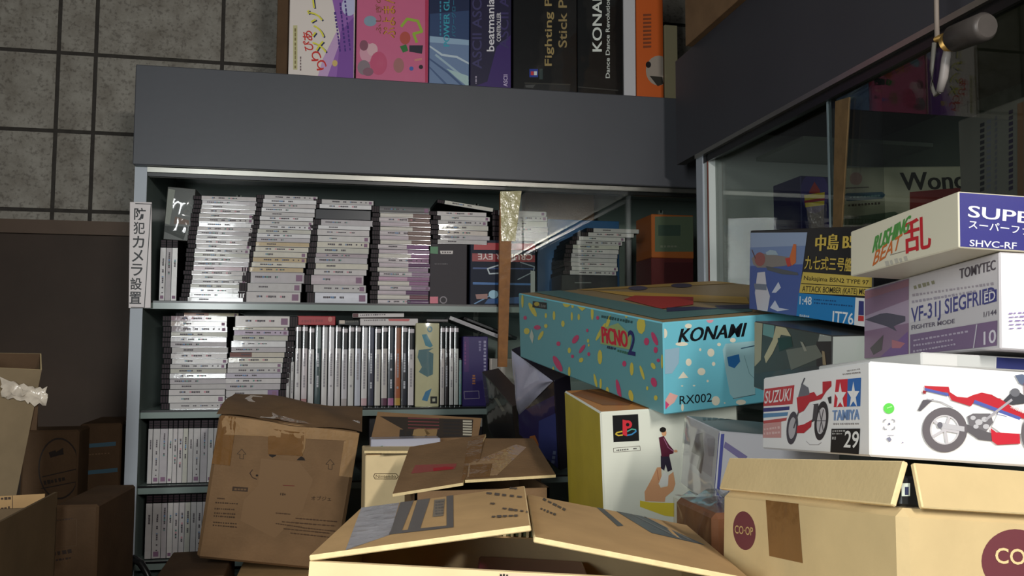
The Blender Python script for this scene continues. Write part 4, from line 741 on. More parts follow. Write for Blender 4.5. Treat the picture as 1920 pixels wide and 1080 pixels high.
# warplane kit box and the box under it
p = Panel(rs(1.03, 0.4515, 0.664, 1.2175), (.117, -.025, -.0083), ds(1.03, 0.23, 0.232, 0.090), ink((24, 24, 26), 0.3, .2), b=0.001)
p.poly('L', zz(85, 243, 425, 240, 360, 740, 80, 715), (150, 164, 190), 1); p.poly('L', zz(83, 440, 400, 430, 360, 740, 80, 715), (78, 96, 156), 2); p.poly('L', zz(84, 330, 415, 320, 400, 430, 83, 440), (120, 138, 176), 2)
p.poly('L', zz(95, 395, 130, 365, 175, 368, 300, 385, 340, 395, 335, 430, 290, 440, 200, 450, 130, 450, 105, 430), (136, 126, 120), 4); p.ell('L', zz(145, 400)[0], 10, 13, (150, 90, 86), 5); p.poly('L', zz(180, 360, 205, 345, 240, 350, 255, 375, 185, 375), (160, 176, 186), 5); p.poly('L', zz(320, 395, 345, 310, 362, 312, 360, 420, 335, 440), (206, 110, 60), 5); p.poly('L', zz(295, 395, 325, 390, 330, 440, 310, 445), (190, 70, 60), 5); p.poly('L', zz(180, 440, 370, 480, 375, 495, 280, 490, 190, 465), (90, 92, 96), 5); p.line('L', zz(98, 345, 118, 395), 1.6, (90, 60, 60), 5)
p.poly('L', zz(130, 480, 175, 475, 185, 560, 205, 620, 190, 710, 130, 705, 115, 600), (206, 200, 206), 4); p.poly('L', zz(110, 545, 185, 550, 185, 585, 115, 580), (120, 126, 140), 5); p.poly('L', zz(215, 600, 255, 535, 270, 570, 240, 600), (206, 206, 220), 4); p.poly('L', zz(205, 690, 235, 645, 260, 690, 320, 700, 250, 710), (206, 206, 222), 4)
p.txt('L', '中島 B5N2', zz(475, 352)[0], zz(800, 335)[0], zz(480, 255)[0], (206, 176, 80)); p.txt('L', '九七式三号艦攻', zz(408, 460)[0], zz(740, 478)[0], zz(416, 378)[0], (206, 176, 80))
p.poly('L', zz(400, 476, 900, 512, 890, 628, 375, 600), (206, 178, 84), 1); p.txt('L', 'Nakajima B5N2 TYPE 97', zz(405, 532)[0], zz(790, 560)[0], zz(408, 498)[0], (50, 42, 26), False); p.line('L', zz(390, 545, 880, 575), 1.5, (40, 34, 24), 2); p.txt('L', 'ATTACK BOMBER (KATE) MODEL 3', zz(395, 592)[0], zz(850, 614)[0], zz(398, 558)[0], (50, 42, 26), False)
p.poly('L', zz(375, 602, 715, 628, 705, 822, 360, 782), (40, 128, 190), 2); p.poly('L', zz(80, 712, 362, 740, 362, 785, 78, 735), (40, 120, 184), 3); p.txt('L', '1:48', zz(380, 668)[0], zz(452, 672)[0], zz(382, 620)[0], (226, 230, 234)); p.txt('L', 'JT76', zz(566, 775)[0], zz(700, 790)[0], zz(570, 705)[0], (236, 236, 236)); p.scrib('L', zz(465, 640)[0], zz(600, 650)[0], 3, (24, 70, 120), 10); p.scrib('L', zz(465, 660)[0], zz(700, 680)[0], 3, (24, 70, 120), 16); p.scrib('L', zz(380, 735)[0], zz(440, 742)[0], 5, (190, 200, 206), 5)
p.poly('L', zz(715, 628, 860, 640, 860, 850, 705, 822), (232, 232, 230), 2); p.poly('L', zz(735, 648, 765, 650, 765, 735, 732, 732), (60, 60, 120), 3); p.poly('L', zz(732, 735, 765, 738, 765, 770, 730, 768), (200, 60, 60), 3)
p.done('kit_box', 'blue, black and yellow warplane kit box behind the cartridge box', 'box')
e = (.05, -.02, -.02)
p = Panel(rs(1.05, 0.410, 0.664, 1.1435), (.117, -.025, -.008), ds(1.05, 0.2, 0.142, 0.068), ink((62, 62, 60), 0.35, .2), {'R': ink((210, 214, 204))}, b=0.001)
p.poly('L', zz(105, 740, 500, 790, 640, 820, 640, 1040, 110, 1080), (70, 72, 66), 1); p.poly('L', zz(165, 750, 230, 770, 225, 870, 160, 850), (110, 150, 144), 2); p.poly('L', zz(240, 780, 300, 800, 330, 860, 270, 850, 220, 960, 180, 1020, 170, 980, 220, 880), (190, 178, 140), 3); p.poly('L', zz(250, 870, 330, 860, 340, 920, 260, 950), (40, 60, 50), 3); p.poly('L', zz(300, 940, 480, 910, 520, 980, 330, 1060), (112, 112, 100), 3); p.poly('L', zz(385, 890, 400, 895, 425, 945, 410, 950), (150, 146, 130), 4); p.poly('L', zz(500, 810, 630, 825, 630, 900, 490, 890), (150, 150, 142), 2); p.poly('L', zz(480, 890, 640, 905, 640, 1040, 480, 1040), (56, 46, 44), 2); p.scrib('L', zz(500, 850)[0], zz(600, 855)[0], 5, (180, 180, 170), 6); p.poly('L', zz(515, 945, 530, 950, 540, 1030, 520, 1030), (150, 130, 100), 4); p.poly('L', zz(110, 760, 160, 770, 150, 1000, 112, 1040), (170, 160, 130), 2)
p.done('kit_box', 'dark kit box with a robot-like machine picture under the warplane box', 'box')
# turquoise confetti box
TEAL = mat('turquoise_print', (112, 190, 206), 0.4, 0.35, 0.1)
p = Panel(rs(1.1, 0.3196, 0.8196, 1.1318), (.1311, -.0819, .1486), (0.37, 0.4595, 0.1045), TEAL, {'T': ink((150, 128, 92)), 'L': mat('turquoise_print_shaded', (100, 158, 164), 0.4, 0.35)}, b=0.0015); zz = zm(960, 500, .27778)  # left face gets a duller copy, its shade put into the print colour
YE, PK, CR = (206, 192, 84), (196, 70, 110), (226, 218, 196)
p.txt('R', 'KONAMI', zz(1122, 512)[0], zz(1560, 471)[0], zz(1145, 418)[0], (18, 20, 24)); p.txt('R', 'RX002', zz(1130, 930)[0], zz(1348, 910)[0], zz(1130, 872)[0], (24, 28, 34), False)
for x, y, rx, ry in ((1030, 450, 18, 32), (1190, 400, 24, 16), (1145, 522, 42, 14), (1192, 645, 20, 25), (1342, 580, 24, 28), (1270, 560, 8, 10), (1397, 525, 13, 12), (1360, 656, 12, 14), (1278, 708, 27, 25), (1490, 496, 20, 16), (1320, 772, 8, 8), (1375, 905, 28, 32), (1545, 915, 34, 18), (1150, 950, 9, 26), (1148, 805, 8, 4), (1228, 803, 9, 5), (1440, 345, 8, 5), (1435, 920, 6, 5)): p.ell('R', zz(x, y)[0], rx*.278, ry*.278, CR, 1, 14)
p.ell('R', zz(1335, 355)[0], 7, 7, (220, 150, 160), 1, 12); p.poly('R', zz(1120, 755, 1155, 708, 1190, 750), CR, 1); p.poly('R', zz(1030, 560, 1130, 545, 1125, 650, 1080, 720, 1030, 725), (150, 180, 196), 1); p.poly('R', zz(1065, 850, 1120, 870, 1095, 915, 1050, 950, 1020, 960, 1030, 900), (226, 170, 160), 1); p.poly('R', zz(1022, 960, 1035, 905, 1060, 930, 1040, 960), (206, 70, 120), 2); p.poly('R', zz(950, 355, 1085, 340, 1085, 372, 1000, 380), (196, 60, 84), 3)
p.poly('R', zz(1420, 560, 1440, 520, 1640, 500, 1640, 860, 1500, 895, 1470, 860, 1440, 700), (158, 196, 200), 2); p.poly('R', zz(1450, 610, 1530, 590, 1538, 640, 1500, 685, 1460, 670), (46, 108, 166), 3); p.line('R', zz(1545, 552, 1640, 532), 2, (60, 90, 110), 3); p.line('R', zz(1565, 600, 1600, 720, 1640, 760), 1, (120, 156, 160), 3); p.line('R', zz(1490, 890, 1640, 862), 1, (70, 100, 110), 3)
r = random.Random(2)
for x, y, rx, ry, a in ((140, 290, 16, 55, .5), (100, 435, 20, 22, 0), (195, 465, 12, 36, -.5), (345, 385, 12, 22, 0), (370, 250, 26, 24, 0), (410, 255, 10, 26, 0), (543, 310, 10, 52, 0), (452, 340, 8, 22, 0), (405, 335, 7, 30, 0), (285, 330, 9, 32, 0), (515, 500, 8, 14, 0), (388, 565, 11, 20, 0), (595, 610, 16, 50, 0), (600, 440, 12, 70, -.5), (468, 630, 14, 18, -.6), (650, 375, 12, 50, -.3), (773, 325, 10, 22, 0), (873, 395, 30, 60, 0), (388, 710, 9, 36, 0), (565, 770, 9, 50, .2), (600, 790, 8, 36, 0), (645, 850, 12, 40, 0), (810, 690, 13, 46, 0), (880, 715, 10, 52, .3), (805, 870, 16, 40, .2), (972, 885, 13, 18, 0), (955, 670, 14, 24, .5), (915, 820, 8, 14, 0), (1015, 640, 7, 50, 0), (72, 230, 8, 50, 0), (230, 330, 8, 18, 0), (230, 400, 12, 14, 0), (280, 690, 6, 16, 0), (520, 530, 6, 10, 0)):
    p.ell('L', zz(x, y)[0], rx*.278, ry*.278, YE, 1, 9, rot=-a)
p.poly('L', zz(440, 248, 500, 258, 475, 300), YE, 1)
for x, y, rx, ry, a in ((90, 345, 12, 14, 0), (172, 410, 24, 16, 0), (430, 490, 18, 34, -.6), (475, 555, 12, 36, -.6), (310, 655, 20, 62, .5), (315, 520, 14, 16, 0), (520, 590, 10, 14, 0), (760, 655, 14, 20, 0), (910, 505, 18, 26, 0), (965, 485, 16, 50, .4), (972, 562, 14, 22, 0), (722, 830, 14, 74, .2), (990, 632, 12, 12, 0), (580, 345, 10, 14, 0), (510, 430, 8, 12, 0), (410, 605, 10, 12, 0), (225, 220, 8, 8, 0), (960, 780, 20, 34, .3)):
    p.ell('L', zz(x, y)[0], rx*.278, ry*.278, PK, 1, 9, rot=-a)
p.poly('L', zz(120, 470, 135, 420, 150, 470, 140, 520), (190, 196, 180), 1)
p.poly('L', zz(143, 232, 236, 243, 238, 288, 140, 274), (38, 40, 38), 2); p.ell('L', zz(170, 252)[0], 5, 4, (180, 160, 60), 3); p.scrib('L', zz(185, 262)[0], zz(232, 268)[0], 6, (110, 116, 110), 4, 3)
p.poly('L', zz(600, 420, 720, 380, 810, 470, 800, 560, 700, 540, 600, 520), (150, 170, 110), 2); p.txt('L', 'PiCNO', zz(615, 512)[0], zz(785, 545)[0], zz(608, 402)[0], (196, 40, 60)); p.txt('L', '2', zz(785, 590)[0], zz(836, 600)[0], zz(785, 425)[0], (40, 44, 100)); p.scrib('L', zz(645, 542)[0], zz(705, 555)[0], 6, (40, 50, 80), 5, 3); p.scrib('L', zz(715, 565)[0], zz(790, 585)[0], 5, (60, 110, 90), 5, 3); p.scrib('L', zz(605, 335)[0], zz(820, 375)[0], 7, (46, 84, 84), 12, 2)
p.poly('T', [(1000, 548), (1240, 600), (1410, 585), (1410, 575), (1250, 582), (1050, 545)], (84, 120, 118), 1); p.poly('T', [(1190, 555), (1300, 558), (1300, 572), (1240, 580), (1170, 562)], (170, 56, 52), 2); p.poly('T', [(1110, 545), (1400, 558), (1405, 570), (1300, 566), (1180, 556)], (196, 156, 72), 1); p.poly('T', [(1060, 540), (1410, 522), (1410, 530), (1100, 545)], (176, 142, 76), 1); p.ell('T', (1278, 536), 20, 4, (70, 64, 84), 2); p.ell('T', (1196, 541), 18, 4, (80, 76, 96), 2); p.poly('T', [(1250, 578), (1300, 576), (1350, 580), (1250, 586)], (50, 54, 84), 3); p.poly('T', [(1340, 574), (1410, 572), (1410, 580), (1350, 581)], (60, 62, 90), 3)
p.done('toy_computer_box', 'large turquoise box with yellow and pink confetti lying over the pile', 'box')
# white and yellow console box
p = Panel(rs(1.08, 0.2803, 0.8871, 0.8915), (.0756, -.0533, -.0454), (0.167, 0.194, 0.2605), ink((228, 228, 212)), {'L': mat('olive_yellow_print', (196, 174, 60), 0.5, 0.3, 0, 0.1, 20), 'T': ink((206, 136, 74))}, b=0.002); zz = zm(1040, 700, .27778)
p.poly('R', zz(390, 285, 563, 275, 570, 455, 397, 465), (20, 20, 22), 1)
p.poly('R', zz(458, 312, 488, 318, 488, 425, 458, 414), (206, 48, 58), 3); p.ell('R', zz(490, 345)[0], 9, 8, (206, 48, 58), 2, 14); p.ell('R', zz(492, 346)[0], 3.4, 3.4, (20, 20, 22), 3, 10)
p.line('R', zz(455, 392, 420, 400, 412, 410, 430, 420, 458, 416), 2.6, (206, 176, 60), 2); p.line('R', zz(490, 418, 520, 412, 548, 392, 545, 380), 2.6, (60, 130, 180), 2); p.line('R', zz(545, 380, 520, 376, 490, 392), 2.2, (80, 160, 140), 2)
p.line('R', zz(396, 505, 575, 490, 578, 520, 398, 532, 396, 505), 0.8, (120, 110, 100)); p.scrib('R', zz(415, 520)[0], zz(500, 512)[0], 3, (80, 76, 74), 7); p.scrib('R', zz(530, 508)[0], zz(558, 506)[0], 3, (80, 76, 74), 2)
SK = (222, 164, 120)
p.poly('R', zz(610, 862, 606, 800, 650, 720, 690, 635, 718, 632, 722, 700, 700, 745, 715, 772, 762, 762, 768, 690, 800, 664, 814, 745, 800, 790, 748, 835, 742, 868), SK, 1); p.poly('R', zz(722, 690, 745, 660, 768, 690, 764, 755, 720, 765, 702, 745), (232, 230, 222), 2)
p.poly('R', zz(715, 555, 772, 555, 792, 650, 762, 664, 748, 615, 738, 656, 716, 640), (52, 44, 60), 3); p.poly('R', zz(702, 432, 735, 422, 770, 480, 802, 518, 800, 540, 775, 545, 772, 560, 720, 562, 712, 500), (92, 34, 54), 4); p.line('R', zz(735, 438, 765, 500, 800, 526), 1.4, (170, 110, 140), 5); p.ell('R', zz(815, 524)[0], 3.4, 2.4, SK, 5); p.ell('R', zz(737, 402)[0], 4.5, 6, SK, 4); p.ell('R', zz(729, 380)[0], 6, 5, (30, 26, 24), 5); p.line('R', zz(690, 650, 700, 720), 1, (190, 120, 90), 3)
p.poly('R', zz(575, 858, 640, 870, 806, 874, 806, 968, 740, 960, 575, 900), (226, 202, 66), 2); p.poly('T', [(1070, 738), (1130, 760), (1180, 760), (1190, 752), (1100, 730)], (150, 96, 58), 1)
p.poly('L', [(1056, 728), (1126, 767), (1126, 773), (1058, 735)], (150, 96, 50), 1); p.done('console_box', 'white and yellow console box with a printed hand holding a tiny person', 'box')
# grey and blue box right of it
p = Panel(raw(0.319, 0.7032, 1.0596), (.0432, .0874, -.1249), (0.11, 0.11, 0.068), ink((188, 186, 190)), {'T': ink((120, 120, 116))}, b=0.001)
p.poly('L', zz(1072, 870, 1110, 405, 1125, 405, 1085, 900), (80, 82, 150), 2); p.poly('R', zz(1085, 900, 1122, 410, 1145, 408, 1100, 940), (80, 84, 150), 2); p.poly('L', zz(910, 350, 1080, 430, 1060, 700, 910, 600), (166, 160, 166), 1); p.poly('L', zz(960, 410, 1000, 400, 1010, 540, 990, 680, 960, 640, 980, 560, 925, 530), (80, 76, 84), 3); p.poly('L', zz(1030, 440, 1085, 440, 1075, 560, 1040, 560), (140, 134, 142), 2); p.poly('L', zz(905, 640, 1060, 760, 1055, 880, 905, 760), (204, 196, 194), 2)
p.poly('R', zz(1150, 460, 1300, 560, 1280, 600, 1140, 500), (120, 112, 150), 2); p.poly('R', zz(1060, 820, 1130, 830, 1120, 960, 1075, 950), (226, 226, 230), 3); p.poly('R', zz(1085, 850, 1110, 850, 1105, 920, 1080, 905), (70, 66, 140), 4)
p.scrib('T', zz(1000, 310)[0], zz(1330, 300)[0], 5, (80, 80, 76), 10)
o = p.done('game_box', 'pale grey box with a blue edge band between the console box and the carton', 'box'); sheet(o, p.M, p.d, 'L', 0.003, seed=21, nu=6, nv=5)
# brown film packet in front of it
p = Panel(raw(0.274, 0.605, 0.62), (0.0, 0.0, 0.0), (0.042, 0.076, 0.455), mat('brown_paper', (112, 72, 48), 0.35, 0.4, .5, 0.3, 20, .5, 30), b=0.004)
o = p.done('brown_parcel', 'shiny brown wrapped parcel wedged left of the oval-marked carton', 'parcel'); sheet(o, p.M, p.d, 'T', 0.008, seed=31, nu=5, nv=7); sheet(o, p.M, p.d, 'L', 0.006, seed=32, nu=5, nv=18)
# film wrapped boxes left of the console box
p = Panel(rs(1.06, 0.343, 1.3398, 1.0009), (.4061, -.3109, .2569), (0.032, 0.136, 0.18), ink((38, 34, 44), 0.25, .4), b=0.001); zz = zm(890, 640, .24081)
p.poly('L', zz(340, 560, 620, 420, 645, 1000, 340, 760), (58, 48, 96), 1); p.poly('L', zz(500, 620, 630, 560, 650, 990, 500, 890), (70, 74, 136), 2); p.poly('L', zz(430, 740, 470, 730, 500, 800, 500, 900, 430, 860), (196, 120, 70), 3); p.poly('L', zz(455, 760, 480, 800, 480, 880, 455, 860), (90, 50, 60), 4); p.scrib('L', zz(610, 950)[0], zz(625, 850)[0], 8, (140, 150, 190), 3, 4)
o = p.done('game_box', 'purple box in film with a painted silvery reflection left of the yellow console box', 'box'); 
REFL = mat('silvery_reflection', (186, 184, 204), 0.16, 0.7, 0.6, 0.1, 30)  # pale opaque sheet painted as the silvery reflection on the clear film
P_ = {k: p.loc('L', p.uv('L', v), 8) for k, v in dict(a=zz(282, 62)[0], b=zz(625, 312)[0], c=zz(345, 580)[0], d=zz(470, 500)[0]).items()}
mb = MB(); nL = Vector((-1, 0, 0))
def fs(a, b):
    top = P_['a'].lerp(P_['b'], a); bot = P_['a'].lerp(P_['c'], min(1, a*2)) if a < 0.5 else P_['c'].lerp(P_['b'], (a-0.5)*2)
    return top.lerp(bot, b) + nL*(0.012*math.sin(PI*a)*math.sin(PI*b)+0.003*math.sin(9*a)*math.sin(7*b))
mb.grid(fs, 16, 10, REFL); mb.obj('reflection_sheet', o); sheet(o, p.M, p.d, 'L', 0.002, seed=41, nu=4, nv=5, name='film_wrap')
p = Panel(raw(0.3637, 1.7645, 0.9392), (.3073, -.2049, .0787), (0.04, 0.2215, 0.15), ink((44, 38, 34), 0.3, .4), {'T': ink((70, 62, 60))}, b=0.001); zz = zm(890, 640, .24081)
p.poly('L', zz(60, 290, 140, 330, 250, 480, 290, 640, 120, 640, 70, 440), (58, 48, 38), 1); p.poly('L', zz(150, 440, 175, 440, 235, 540, 215, 545), (150, 140, 120), 2)
o = p.done('wrapped_parcel', 'dark film wrapped parcel tilted left of the silvery reflection', 'parcel'); sheet(o, p.M, p.d, 'L', 0.003, seed=51, nu=4, nv=4, name='film_wrap')
p = Panel(Vector((0.32, 1.76, 0)), (0, 0, 0.05), (0.09, 0.17, 0.305), CARDD); p.done('cardboard_carton', 'dark carton standing beneath the tilted dark film wrapped parcel', 'carton')
# ================================================================== FOREGROUND CARTON
zc0 = 0.4495; FL = Vector((-0.0425, 0.477, zc0)); yaw = -0.19; Wc, Dc, Hc = 0.243, 0.165, zc0
ct = empty('cardboard_carton', (FL.x, FL.y, 0.0135), (-0.03, 0.05, yaw)); tag(ct, 'open cardboard carton in front with two long flaps leaning together like a tent', 'carton'); bpy.context.view_layer.update()
T = 0.0035; mb = MB()
for a, c in (((0, 0, 0), (Wc, T, Hc)), ((0, Dc-T, 0), (Wc, Dc, Hc)), ((0, T, 0), (T, Dc-T, Hc)), ((Wc-T, T, 0), (Wc, Dc-T, Hc)), ((T, T, 0), (Wc-T, Dc-T, T))): mb.box(a, c, CARDL)
mb.obj('box_body', ct)
Mc = ct.matrix_world.copy(); half = Wc/2; rise = 0.0165
def aL(q):
    zz = zm(580, 860, .45833)
    q.poly('T', zz(130, 395, 245, 165, 385, 160, 330, 312), mat('silver_tape', (150, 146, 150), 0.3, .5, .3, .3, 60, .6, 60), 1)
    DK = (86, 80, 76)
    q.poly('T', zz(385, 165, 440, 155, 375, 305, 328, 312), DK, 2); q.poly('T', zz(455, 152, 505, 146, 450, 298, 400, 302), DK, 2); q.poly('T', zz(572, 133, 598, 130, 590, 280, 562, 282), DK, 2); q.poly('T', zz(440, 155, 598, 130, 597, 138, 438, 163), DK, 2); q.poly('T', zz(330, 300, 590, 272, 590, 282, 326, 312), DK, 2); q.poly('T', zz(512, 170, 555, 165, 548, 235, 505, 240), (120, 108, 92), 2)
    for i in range(5): q.scrib('T', zz(515, 180+i*12)[0], zz(552, 176+i*12)[0], 3, DK, 3, 3, i)
    for i, (a, c) in enumerate((((710, 105), (780, 108)), ((725, 142), (880, 160)), ((740, 185), (760, 186)), ((790, 205), (910, 222)), ((745, 240), (860, 235)), ((820, 122), (850, 124)))): q.scrib('T', zz(*a)[0], zz(*c)[0], 4.5, (92, 80, 70), 5, 2, i)
def aR(q):
    zz = zm(580, 860, .45833); DK = (78, 76, 74)
    q.poly('T', zz(1130, 132, 1150, 130, 1285, 275, 1262, 278), DK, 2); q.poly('T', zz(1210, 158, 1300, 172, 1620, 355, 1400, 305), DK, 2); q.line('T', zz(1280, 185, 1520, 330), 2, (110, 104, 98), 3); q.line('T', zz(1330, 195, 1560, 335), 2, (110, 104, 98), 3)
    for i, (a, c) in enumerate((((900, 70), (985, 100)), ((905, 98), (985, 138)), ((940, 130), (1010, 160)), ((955, 165), (1055, 215)), ((945, 205), (1010, 232)), ((930, 60), (1000, 95)))): q.scrib('T', zz(*a)[0], zz(*c)[0], 4.5, (92, 80, 70), 5, 2, i)
cflap(Mc, (0.0, Dc, Hc), (0.0, 0.0, Hc), (half, 0, rise+0.004), half*1.02, 0.004, CARD, 'flap', ct, lambda q: None)
def flat_flap(e0, e1, tip0, tip1, th, name, art):
    """panel with top face art; e0,e1 hinge corners front/back; tip corners"""
    x = (tip0-e0); yv = (e1-e0); zv = x.cross(yv).normalized()
    if zv.z < 0: zv = -zv
    return x, yv, zv
# rebuild the two long flaps so that their top faces carry the print
bpy.data.objects.remove([o for o in ct.children if o.name.startswith('flap')][0])
def long_flap(hinge_front, hinge_back, tip_dir, w, th, m, art):
    yv = (hinge_back-hinge_front); Ly = yv.length; yv.normalize(); x = tip_dir.normalized(); zv = x.cross(yv).normalized(); org = hinge_front.copy()
    if zv.z < 0:
        x, org2 = -x, hinge_front + tip_dir.normalized()*w; org = org2; zv = x.cross(yv).normalized()
    R = Matrix(((x.x, yv.x, zv.x, org.x), (x.y, yv.y, zv.y, org.y), (x.z, yv.z, zv.z, org.z), (0, 0, 0, 1)))
    q = Panel(Mc @ R, None, (w, Ly, th), CUT, {'T': m, 'D': m}, 0.0006, CUT); art(q); return q.done('flap', parent=ct)
long_flap(Vector((0, 0, Hc)), Vector((0, Dc, Hc)), Vector((half, 0, rise+0.006)), half*1.015, 0.0032, CARD, aL)
long_flap(Vector((Wc, 0, Hc)), Vector((Wc, Dc, Hc)), Vector((-half, 0, rise)), half*1.0, 0.0032, CARD, aR)
mb = MB()   # short inner flap at the back with its corrugated edge
for i in range(40):
    x = 0.02+(Wc-0.04)*i/40; d = (Wc-0.04)/40
    mb.box((x, 0, 0), (x+d*0.35, 0.003, 0.0045), CUT)
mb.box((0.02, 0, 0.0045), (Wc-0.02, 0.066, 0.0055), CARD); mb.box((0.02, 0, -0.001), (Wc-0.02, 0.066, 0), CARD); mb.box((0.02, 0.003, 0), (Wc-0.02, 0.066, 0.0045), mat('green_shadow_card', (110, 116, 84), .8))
place_part(mb.obj('flap'), ct, Mc @ Matrix.Translation((0, Dc-0.07, Hc+0.001)))
p = Panel(Mc @ Matrix.Translation((0.105, -0.0006, Hc-0.035)), None, (0.05, 0.0006, 0.0345), ink((222, 200, 168)), b=0.0001)
for i, (x, y) in enumerate(((948, 1062), (1010, 1055), (1075, 1060), (945, 1078), (1020, 1074))): p.scrib('R', (x-8, y), (x+10, y+2), 6, (40, 36, 36), 3, 2, i)
p.done('torn_label', parent=ct)['label'] = 'torn paper label'
p = Panel(Mc @ Matrix.Translation((0.09, 0.10, Hc-0.05)), None, (0.075, 0.05, 0.026), ink((160, 66, 88), .3, .5)); p.done('pink_packet', 'pink packet lying inside the open front carton', 'packet')
# ================================================================== TAPED CARTON LEANING AT THE LEFT
Mt = Matrix.Translation(raw(-0.2643, 1.659, 0.8119)) @ Euler((.1301, .1439, 0)).to_matrix().to_4x4()
tc = empty('cardboard_carton'); tc.matrix_world = Mt; tag(tc, 'brown carton patched with shiny tape leaning in front of the left shelves', 'carton')
p = Panel(Mt, None, (0.2566, 0.2172, 0.27), CARDB, b=0.006); zz = zm(360, 730, .32403)
p.poly('R', zz(400, 400, 620, 420, 700, 520, 640, 700, 480, 860, 280, 760, 300, 640, 380, 560), (136, 106, 76), 1)
BK = (46, 38, 34)
p.poly('R', zz(440, 365, 492, 365, 485, 385, 465, 395, 448, 385), BK, 2); p.poly('R', zz(605, 410, 620, 395, 632, 388, 648, 396, 656, 412), BK, 2)
for cx, cy in ((288, 375), (800, 435)): p.line('R', zz(cx-12, cy+25, cx+10, cy+28, cx+10, cy, cx+24, cy, cx, cy-30, cx-26, cy-2, cx-10, cy, cx-12, cy+25), 1, (70, 56, 44))
p.line('R', zz(350, 465, 335, 485, 350, 510, 375, 520), 1.6, (66, 50, 42)); p.ell('R', zz(376, 498)[0], 2.4, 2, BK, 2)
p.poly('R', zz(235, 562, 325, 568, 322, 592, 232, 588), (74, 58, 46), 2); p.scrib('R', zz(245, 577)[0], zz(318, 580)[0], 4, (120, 92, 66), 4, 3)
for i, (a, c) in enumerate((((145, 630), (190, 633)), ((135, 655), (270, 662)), ((130, 690), (250, 695)), ((128, 715), (255, 722)), ((125, 732), (250, 740)), ((122, 768), (262, 778)), ((120, 785), (262, 797)))): p.scrib('R', zz(*a)[0], zz(*c)[0], 3, (74, 56, 42), 10, 2, i)
p.txt('R', 'オブジェ', zz(690, 640)[0], zz(805, 645)[0], zz(690, 615)[0], (74, 56, 42), False); p.scrib('R', zz(510, 605)[0], zz(545, 608)[0], 5, (74, 56, 42), 3); p.line('R', zz(527, 555, 592, 558), 1.2, (120, 60, 50))
for i, (a, c) in enumerate((((485, 715), (570, 722)), ((600, 745), (840, 765)), ((520, 765), (830, 790)), ((485, 775), (640, 798)), ((640, 800), (830, 820)), ((530, 805), (800, 832)), ((570, 830), (800, 855)))): p.line('R', zz(*a, *c), 0.8, (84, 62, 46)); p.scrib('R', zz(*a)[0], zz(*c)[0], 2.5, (84, 62, 46), 12, 2, i)
p.done('box_body', parent=tc)
def tapestrip(pts, name='packing_tape', f='R', amp=0.0012, sd=1, m=TAPE):
    q = Panel(Mt, None, (0.2566, 0.2172, 0.27), None, solid=False); P = [q.loc(f, q.uv(f, a), 4) for a in pts]; rr = random.Random(sd); n = q.frame(f)[3]; mb = MB(); h = {}
    def fn(a, b):
        k = (round(a*10), round(b*6)); h.setdefault(k, rr.random()); return P[0].lerp(P[1], a).lerp(P[3].lerp(P[2], a), b)+n*amp*h[k]
    mb.grid(fn, 10, 6, m); o = mb.obj(name); o.parent = tc; return o
tapestrip(zz(170, 145, 975, 240, 960, 300, 180, 260), sd=3, m=CTAPE); tapestrip(zz(440, 225, 650, 250, 640, 385, 440, 375), sd=4); tapestrip(zz(640, 220, 662, 225, 655, 340, 635, 385), sd=5, m=CTAPE)
tapestrip(zz(170, 140, 260, 160, 220, 440, 110, 430), sd=6); tapestrip(zz(880, 300, 975, 280, 930, 510, 850, 500), sd=7, m=CTAPE); tapestrip([(470, 742), (690, 790), (676, 808), (412, 780)], f='T', sd=8, amp=0.004, m=CTAPE)
mb = MB(); mb.grid(lambda a, b: Vector((-0.004+0.264*a, -0.004+b*0.225, 0.271+0.010*math.sin(PI*b)*(1-abs(a-.5))+0.004*math.sin(9*a+5*b))), 14, 8, CARDB); o = mb.obj('flap'); o.parent = tc
# low cartons under it
p = front_box(432, 1088, 640, 1200, 1.60, 0.25, CARD, zbot=0.0); p.line('R', [(480, 1096), (560, 1098)], 2, (120, 86, 56)); p.done('cardboard_carton', 'carton under the leaning taped carton, right of the darker one', 'carton')
p = front_box(285, 1080, 420, 1200, 1.60, 0.2, CARDD, rz=0.03, zbot=0.0); p.done('cardboard_carton', 'dark brown carton under the lower left corner of the taped carton', 'carton')
# ================================================================== CARTONS BETWEEN
zz = zm(640, 650, .27778)
nb = front_box(683, 850, 862, 1000, 1.40, 0.14, CARDL, rz=0.02, zbot=0.0)
nb.line('R', zz(225, 858, 370, 858, 385, 875, 370, 893, 228, 893, 218, 875, 225, 858), 1.3, (92, 74, 50)); nb.txt('R', 'Nintendo', zz(232, 886)[0], zz(368, 886)[0], zz(232, 864)[0], (92, 74, 50), False)
Mn = nb.M.copy(); hn = nb.d; e = empty('cardboard_carton'); e.matrix_world = Mn; tag(e, 'yellowish carton with an oval logo, right of the leaning taped carton', 'carton'); bpy.context.view_layer.update()
nb.done('box_body', parent=e)
def leaf(pts_world, th, m, name, parent, art=None):
    """a leaf of board through 4 points: bottom-left, bottom-right, top-right, top-left"""
    a, b_, c, d = [Vector(q) for q in pts_world]; x = (b_-a); y = (d-a); n = x.cross(y).normalized(); mb = MB()
    if n.y > 0: n = -n
    rc_ = c-CAM; c = CAM+rc_*((a-CAM).dot(n)/rc_.dot(n))
    F_ = [a, b_, c, d]; B_ = [q-n*th for q in F_]; mb.face(F_, m); mb.face(B_[::-1], m)
    for i in range(4): j = (i+1) % 4; mb.face([F_[i], B_[i], B_[j], F_[j]], CUT)
    ob = mb.obj(name); 
    X = x.normalized(); Yv = (y-X*y.dot(X)).normalized(); Nn = X.cross(Yv)
    return place_part(ob, parent), (a, X, Yv, n)
